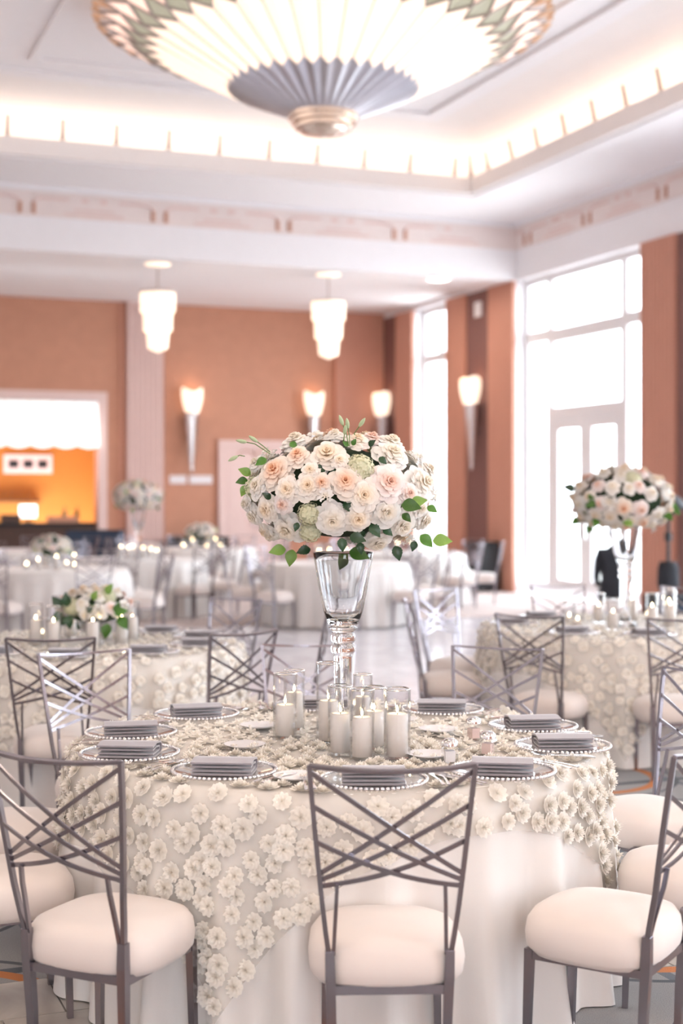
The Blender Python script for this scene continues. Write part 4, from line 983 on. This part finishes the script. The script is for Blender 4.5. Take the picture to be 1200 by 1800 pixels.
def rose_of(kind, rnd):
    return {'c': R_CR, 'w': R_WH, 'b': R_BL, 'p': R_PE}[kind][rnd.randrange({'c':2,'w':2,'b':1,'p':2}[kind])]
def bouquet(loc, A, B, C, label, seed, front=None, n_fill=60, leaves=None, n_leaf=16, dome=False, rose_r=.061, group='white rose arrangements'):
    """ellipsoid of flowers: A across, B in depth, C high; local axes follow the camera frame"""
    rnd = random.Random(seed); e = tag(empty('flower_arrangement', loc, -YAW), label, 'flowers', group)
    zc = 0 if not dome else 0
    MB().lathe([(.74*math.sin(PI*k/12), -.72*math.cos(PI*k/12)) for k in range(13)], 24).build('foliage_core', M['moss'], e, True, scale=(A, B, C))
    placed = []
    def put(me, nm, p, n, r):
        placed.append((p, r)); obj(nm, me, e, p-n*r*.45, euler_to(n, rnd.uniform(0,6.28)), (r, r, r))
    for (x, z, r, kind) in (front or []):
        q = min(.97, (x/A)**2+(z/C)**2); y = -B*math.sqrt(1-q) ; f = 1.0 if (x/A)**2+(z/C)**2 < .97 else math.sqrt(.97/((x/A)**2+(z/C)**2))
        p = Vector((x*min(1, f*1.06), y, z*min(1, f*1.06))); n = Vector((p.x/A**2, p.y/B**2, p.z/C**2)).normalized()
        n = (n + Vector((0,-.35,.1))).normalized()
        if kind == 'h': put(HYD, 'hydrangea', p-n*r*.35, n, r)
        elif kind == 's': put(STK, 'small_florets', p, n, r)
        else: put(rose_of(kind, rnd), 'rose', p, n, r*1.22)
    order = list(range(400)); rnd.shuffle(order)
    for k in order:
        if len(placed)-len(front or []) >= n_fill: break
        zz = 1-2*(k+.5)/400; a = k*2.39996
        if dome and zz < -.35: continue
        if zz < -.8: continue
        rr = math.sqrt(1-zz*zz); n0 = Vector((rr*math.cos(a), rr*math.sin(a), zz)); p = Vector((n0.x*A, n0.y*B, n0.z*C))
        if front and p.y < B*.05 and (p.x/A)**2+(p.z/C)**2 < .9: continue
        r = rose_r*rnd.uniform(.8,1.15)
        if any((p-q).length < (r+s)*.64 for q, s in placed): continue
        n = Vector((n0.x/A, n0.y/B, n0.z/C)).normalized(); t = rnd.random()
        if t < .10: put(HYD, 'hydrangea', p-n*r*.3, n, r*1.1)
        elif t < .18: put(STK, 'small_florets', p, n, r*.9)
        else: put(rose_of('cccwwwbbp'[rnd.randrange(9)], rnd), 'rose', p, n, r)
    def put_leaf(p, dirv, size, kind):
        dirv = Vector(dirv).normalized(); side = dirv.cross(Vector((0,-1,.4))).normalized(); up_ = side.cross(dirv)
        m = Matrix((side, dirv, up_)).transposed(); obj('leaf', LEAF[kind], e, p, m.to_euler(), (size, size, size))
    for (x, z, dx, dz, s, kind, yo) in (leaves or []):
        q = min(.985, (x/A)**2+(z/C)**2); p = Vector((x, -B*math.sqrt(1-q)*yo-.02*(yo > .9), z)); put_leaf(p, (dx, -.25, dz), s, kind)
    for k in range(n_leaf):
        zz = rnd.uniform(-.75,.6); a = rnd.uniform(0,2*PI); rr = math.sqrt(1-zz*zz); n0 = Vector((rr*math.cos(a), rr*math.sin(a), zz))
        if front and n0.y < .1: continue
        put_leaf(Vector((n0.x*A*.95, n0.y*B*.95, n0.z*C*.95)), n0+Vector((rnd.uniform(-.6,.6), rnd.uniform(-.6,.6), rnd.uniform(-.6,.2))), rnd.uniform(.06,.09), 'gld'[rnd.randrange(3)])
    return e
# the main bouquet: flowers read from the photograph, pixel / 3 zoom at (400,720)
mpx = 5.08/FPX
BC = (598.0, 866.0)      # bouquet centre in photo pixels
raw = [(350,140,75,'w'),(525,230,95,'c'),(870,220,95,'w'),(890,130,72,'w'),(765,135,62,'b'),(685,150,60,'c'),(565,120,52,'w'),(370,235,62,'p'),(250,315,92,'p'),(320,420,66,'c'),(430,400,72,'c'),(500,385,50,'p'),
       (620,375,76,'p'),(715,450,82,'c'),(845,380,98,'b'),(1040,380,95,'w'),(700,285,84,'h'),(150,400,66,'w'),(122,262,55,'w'),(297,500,52,'b'),(205,530,68,'c'),(125,570,62,'w'),(310,640,90,'w'),(425,560,66,'h'),(430,665,64,'h'),
       (555,585,90,'w'),(685,575,74,'c'),(835,540,82,'w'),(925,620,84,'w'),(795,712,80,'w'),(1050,590,66,'w'),(200,680,54,'w'),(112,692,46,'c'),(520,455,44,'s'),(965,702,42,'s'),(75,500,46,'w'),(1085,450,50,'s'),
       (950,440,55,'b'),(1000,250,55,'s'),(465,140,48,'s'),(440,320,45,'c'),(590,270,40,'c'),(1085,300,55,'w'),(1020,520,50,'w')]
front = [((400+x/3-BC[0])*mpx, (BC[1]-720-z/3)*mpx, r/3*mpx, k) for x, z, r, k in raw]
lv = [(1075,690,1,.05,34,'l',1),(1010,660,.9,-.8,30,'g',1),(985,690,-.3,-.9,24,'d',1),(640,740,.9,-.25,36,'g',1),(600,665,.1,-1,30,'d',1),(625,770,-.5,-.9,26,'l',1),(880,715,.3,-1,34,'d',1),(640,660,1,-.2,36,'d',.97),(900,500,1,-.1,34,'g',1),
      (950,495,1,.3,28,'l',1),(905,545,.7,-.6,20,'g',1),(310,735,-1,-.1,30,'l',.95),(345,735,-.2,-1,30,'l',.95),(125,345,-.9,.5,24,'l',.9),(110,375,-1,-.1,22,'g',.9),(105,400,-.5,-.9,22,'l',.9),(215,265,-.8,-.4,22,'g',.95),(440,730,-.9,-.2,32,'d',.9),
      (545,320,.6,-.2,30,'d',.96),(520,300,-.6,-.5,30,'d',.96),(790,260,.5,-.4,22,'d',.97),(615,480,.4,-.6,30,'d',.96),(745,600,.5,-.6,34,'d',.97),(810,620,.6,-.4,26,'d',.97),(720,640,-.8,-.3,30,'d',.97),(690,690,.2,-1,26,'d',1),(632,205,-.4,.4,12,'g',1),(655,200,.3,.6,13,'g',1),
      (740,200,.3,.3,20,'d',.97),(335,180,.4,-.3,18,'g',1),(240,470,-.5,.4,22,'d',.97),(1040,510,.6,-.3,20,'g',1),(380,590,-.3,-.8,20,'d',.97)]
leaves = [((400+x/3-BC[0])*mpx, (BC[1]-720-z/3)*mpx, dx, dz, s*mpx*(1.0 if k != 'd' else .8), k, yo if k != 'd' or z > 640 else .86) for x, z, dx, dz, s, k, yo in lv]
bq_loc = W((BC[0]-600)*mpx, 5.08, HC+(HORIZON-BC[1])*mpx)
main_bq = bouquet(bq_loc, .335, .30, .222, 'large round white and blush rose arrangement in the tall vase on the nearest table', 11, front, 46, leaves, 14)
# lisianthus buds on stems
def bud_sprig(e, pts_px, size):
    pts = [Vector(((400+x/3-BC[0])*mpx, y, (BC[1]-720-z/3)*mpx)) for x, z, y in pts_px]
    st = MB().tube(pts, .0018, 5).build('bud_stem', M['stem'], e); d = pts[-1]-pts[-2]
    obj('bud', bud_m, st, pts[-1], euler_to(d), (size*1.15, size*1.15, size*1.1))
for spr in ([(635,200,-.16),(625,140,-.17),(608,95,-.17)], [(640,200,-.16),(640,150,-.17),(634,112,-.18)], [(610,180,-.15),(612,160,-.16),(615,140,-.17)], [(690,190,-.12),(665,135,-.14),(690,100,-.15)],
            [(235,240,-.16),(160,190,-.18),(118,182,-.18)], [(235,230,-.16),(200,200,-.17),(172,180,-.18)], [(100,250,-.1),(75,245,-.11),(65,250,-.11)]):
    bud_sprig(main_bq, spr, .034)
bouquet(W(T3[0]+.0, T3[1], 1.605), .345, .31, .235, 'round white rose bouquet in the tall vase on the right table', 23, None, 100, None, 22, group='white rose arrangements')
bouquet(W(FAR['T5'][0], FAR['T5'][1], 1.62), .345, .31, .235, 'small distant round white bouquet in a tall vase by the pale pilaster', 31, None, 80, None, 16)
for nm, T, z, A, C, lab, n in (('T2', T2, ZS, .22, .135, 'low white and peach rose bouquet on the left table', 40), ('T4', FAR['T4'], satin_z, .24, .15, 'low white bouquet on the distant left table among candles', 34),
                               ('T6', FAR['T6'], satin_z, .26, .16, 'low white bouquet on the distant table near the back-wall door', 30)):
    x_ = T[0] + (.075 if nm == 'T2' else 0)
    tag(obj('glass_bowl', bowl_m, None, W(x_, T[1], z+.001)), 'low footed glass bowl under the ' + lab[:-1].split(' on ')[0].replace('low ', '') + (' at the left' if nm == 'T2' else ' far away ' + nm.replace('T4','at left').replace('T6','near the door')), 'bowl', 'low flower bowls')
    lf = None
    if nm == 'T2':
        lf = [(-.17,.01,-.6,.8,.085,'d',1),(-.13,.02,-.1,1,.085,'d',1),(-.16,-.02,-1,-.4,.07,'d',1),(-.12,-.03,.1,-1,.08,'d',1),(.14,-.02,1,.3,.08,'g',1),(.16,-.04,.6,-.8,.09,'g',1),(.10,-.08,-.2,-1,.09,'g',1),(.15,-.02,.2,1,.07,'g',1),(.02,.06,.4,.9,.06,'l',1),(-.01,-.01,.6,.6,.06,'d',1),(.09,.09,.5,.9,.07,'l',1)]
    bouquet(W(x_, T[1], z+(.11 if nm == 'T2' else .15)+C*.75), A, A*.9, C, lab, 41+n, None, n+14, lf, 8 if nm != 'T2' else 4, dome=True, rose_r=.05)
for x_, y_ in ((.62, 9.55), (1.13, 8.62)):
    pass

# ------------------------------------------------------------------ seated person in black behind the right bouquet
def person(loc, rz):
    p = tag(empty('person', loc, rz), 'person in black jacket seated with back to the camera, behind the right vase', 'person')
    sk = [((0,0,.50),.16,.11),((0,.01,.66),.17,.11),((0,.0,.84),.185,.12),((0,-.01,1.00),.17,.105),((0,0,1.07),.07,.06),((0,.01,1.14),.052,.052)]   # spine up to the neck
    vs = [s[0] for s in sk]; rad = [(s[1], s[2]) for s in sk]; ed = [(i, i+1) for i in range(5)]
    for s in (-1, 1):
        n = len(vs)
        vs += [(s*.17,-.01,1.03),(s*.205,.0,.86),(s*.215,.02,.68),(s*.19,.18,.60),(s*.14,.30,.60)]; rad += [(.065,.065),(.052,.052),(.046,.046),(.040,.040),(.034,.034)]
        ed += [(3,n)]+[(n+i,n+i+1) for i in range(4)]
        n = len(vs)
        vs += [(s*.10,.06,.50),(s*.12,.28,.50),(s*.13,.46,.48),(s*.13,.47,.26),(s*.13,.46,.09),(s*.13,.58,.045)]; rad += [(.09,.08),(.078,.075),(.062,.062),(.052,.052),(.04,.04),(.036,.032)]
        ed += [(0,n)]+[(n+i,n+i+1) for i in range(5)]
    me = bpy.data.meshes.new('body'); me.from_pydata(vs, ed, []); me.update(); me.materials.append(M['black_cloth'])
    o = obj('body', me, p); md = o.modifiers.new('skin','SKIN'); md.use_smooth_shade = True
    for i, r in enumerate(rad): me.skin_vertices[0].data[i].radius = r
    me.skin_vertices[0].data[0].use_root = True
    ms = o.modifiers.new('sub','SUBSURF'); ms.levels = 2; ms.render_levels = 2
    def head(i, j):
        a = 2*PI*i; b_ = PI*j; r = math.sin(b_); zz = -math.cos(b_)
        x, y, z = .075*r*math.cos(a), .095*r*math.sin(a), .125*zz
        if zz < 0: x *= 1+.25*zz*.6; y *= 1+.1*zz
        if math.sin(a) > .9 and -.25 < zz < .1: y += .018*(1-abs(zz+.1)*3)
        return (x, y+.015, 1.27+z)
    h = MB().grid(head, 24, 16, True).build('head', M['skin'], o, True)
    MB().grid(lambda i, j: (.081*math.sin(PI*(j*.62+.0))*math.cos(2*PI*i), .003+.10*math.sin(PI*(j*.62))*math.sin(2*PI*i)*(1 if math.sin(2*PI*i) < 0 else .8), 1.285+.125*math.cos(PI*j*.62)), 24, 8, True).build('hair', M['hair'], o, True)
    for s in (-1, 1):
        MB().lathe([(0,-.006),(.012,-.004),(.016,0),(.012,.004),(0,.006)], 8).build('ear', M['skin'], o, True, loc=(s*.076,.0,1.265), rot=(0,PI/2,0), scale=(1.6,1,1))
        MB().lathe([(0,-.01),(.008,-.006),(.01,0),(.008,.006),(0,.01)], 8).build('eye', M['plaster'], o, True, loc=(s*.03,.098,1.275))
        hm = MB().tube([(0,0,0),(0,.04,.0),(0,.075,-.005)], [.02,.034,.028], 8)
        for f, (fx, ln) in enumerate(((-.024,.055),(-.008,.068),(.008,.064),(.023,.05))): hm.tube([(fx,.06,0),(fx,.06+ln*.5,.006),(fx,.06+ln,-.012)], [.009,.008,.006], 6)
        hm.tube([(-s*.022,.02,0),(-s*.045,.045,.004),(-s*.05,.07,0)], [.011,.010,.007], 6)
        hm.build('hand', M['skin'], o, True, loc=(s*.14,.32,.60), rot=(-.1,0,s*.25))
    return p
pl = (pxw(1078, 17.0), 17.0)
pp = person(W(*pl, 0.0), math.radians(-8)-YAW); pp.scale = (.93, .93, .93)
st = tag(empty('stool', W(*pl), math.radians(-8)-YAW), 'low backless stool under the seated person in black', 'stool')
obj('seat_cushion', far_seat, st, (0,.05,-.085), scale=(1,1,1))
MB().box(-.17,.17,-.12,.22,.235,.26).build('seat_frame', M['chair_metal'], st)
for sx_ in (-1, 1):
    for sy_ in (-.11, .21): MB().sweep([(sx_*.17,sy_,0),(sx_*.155,sy_,.24)], .024, .024, (0,1,0)).build('leg', M['chair_metal'], st)
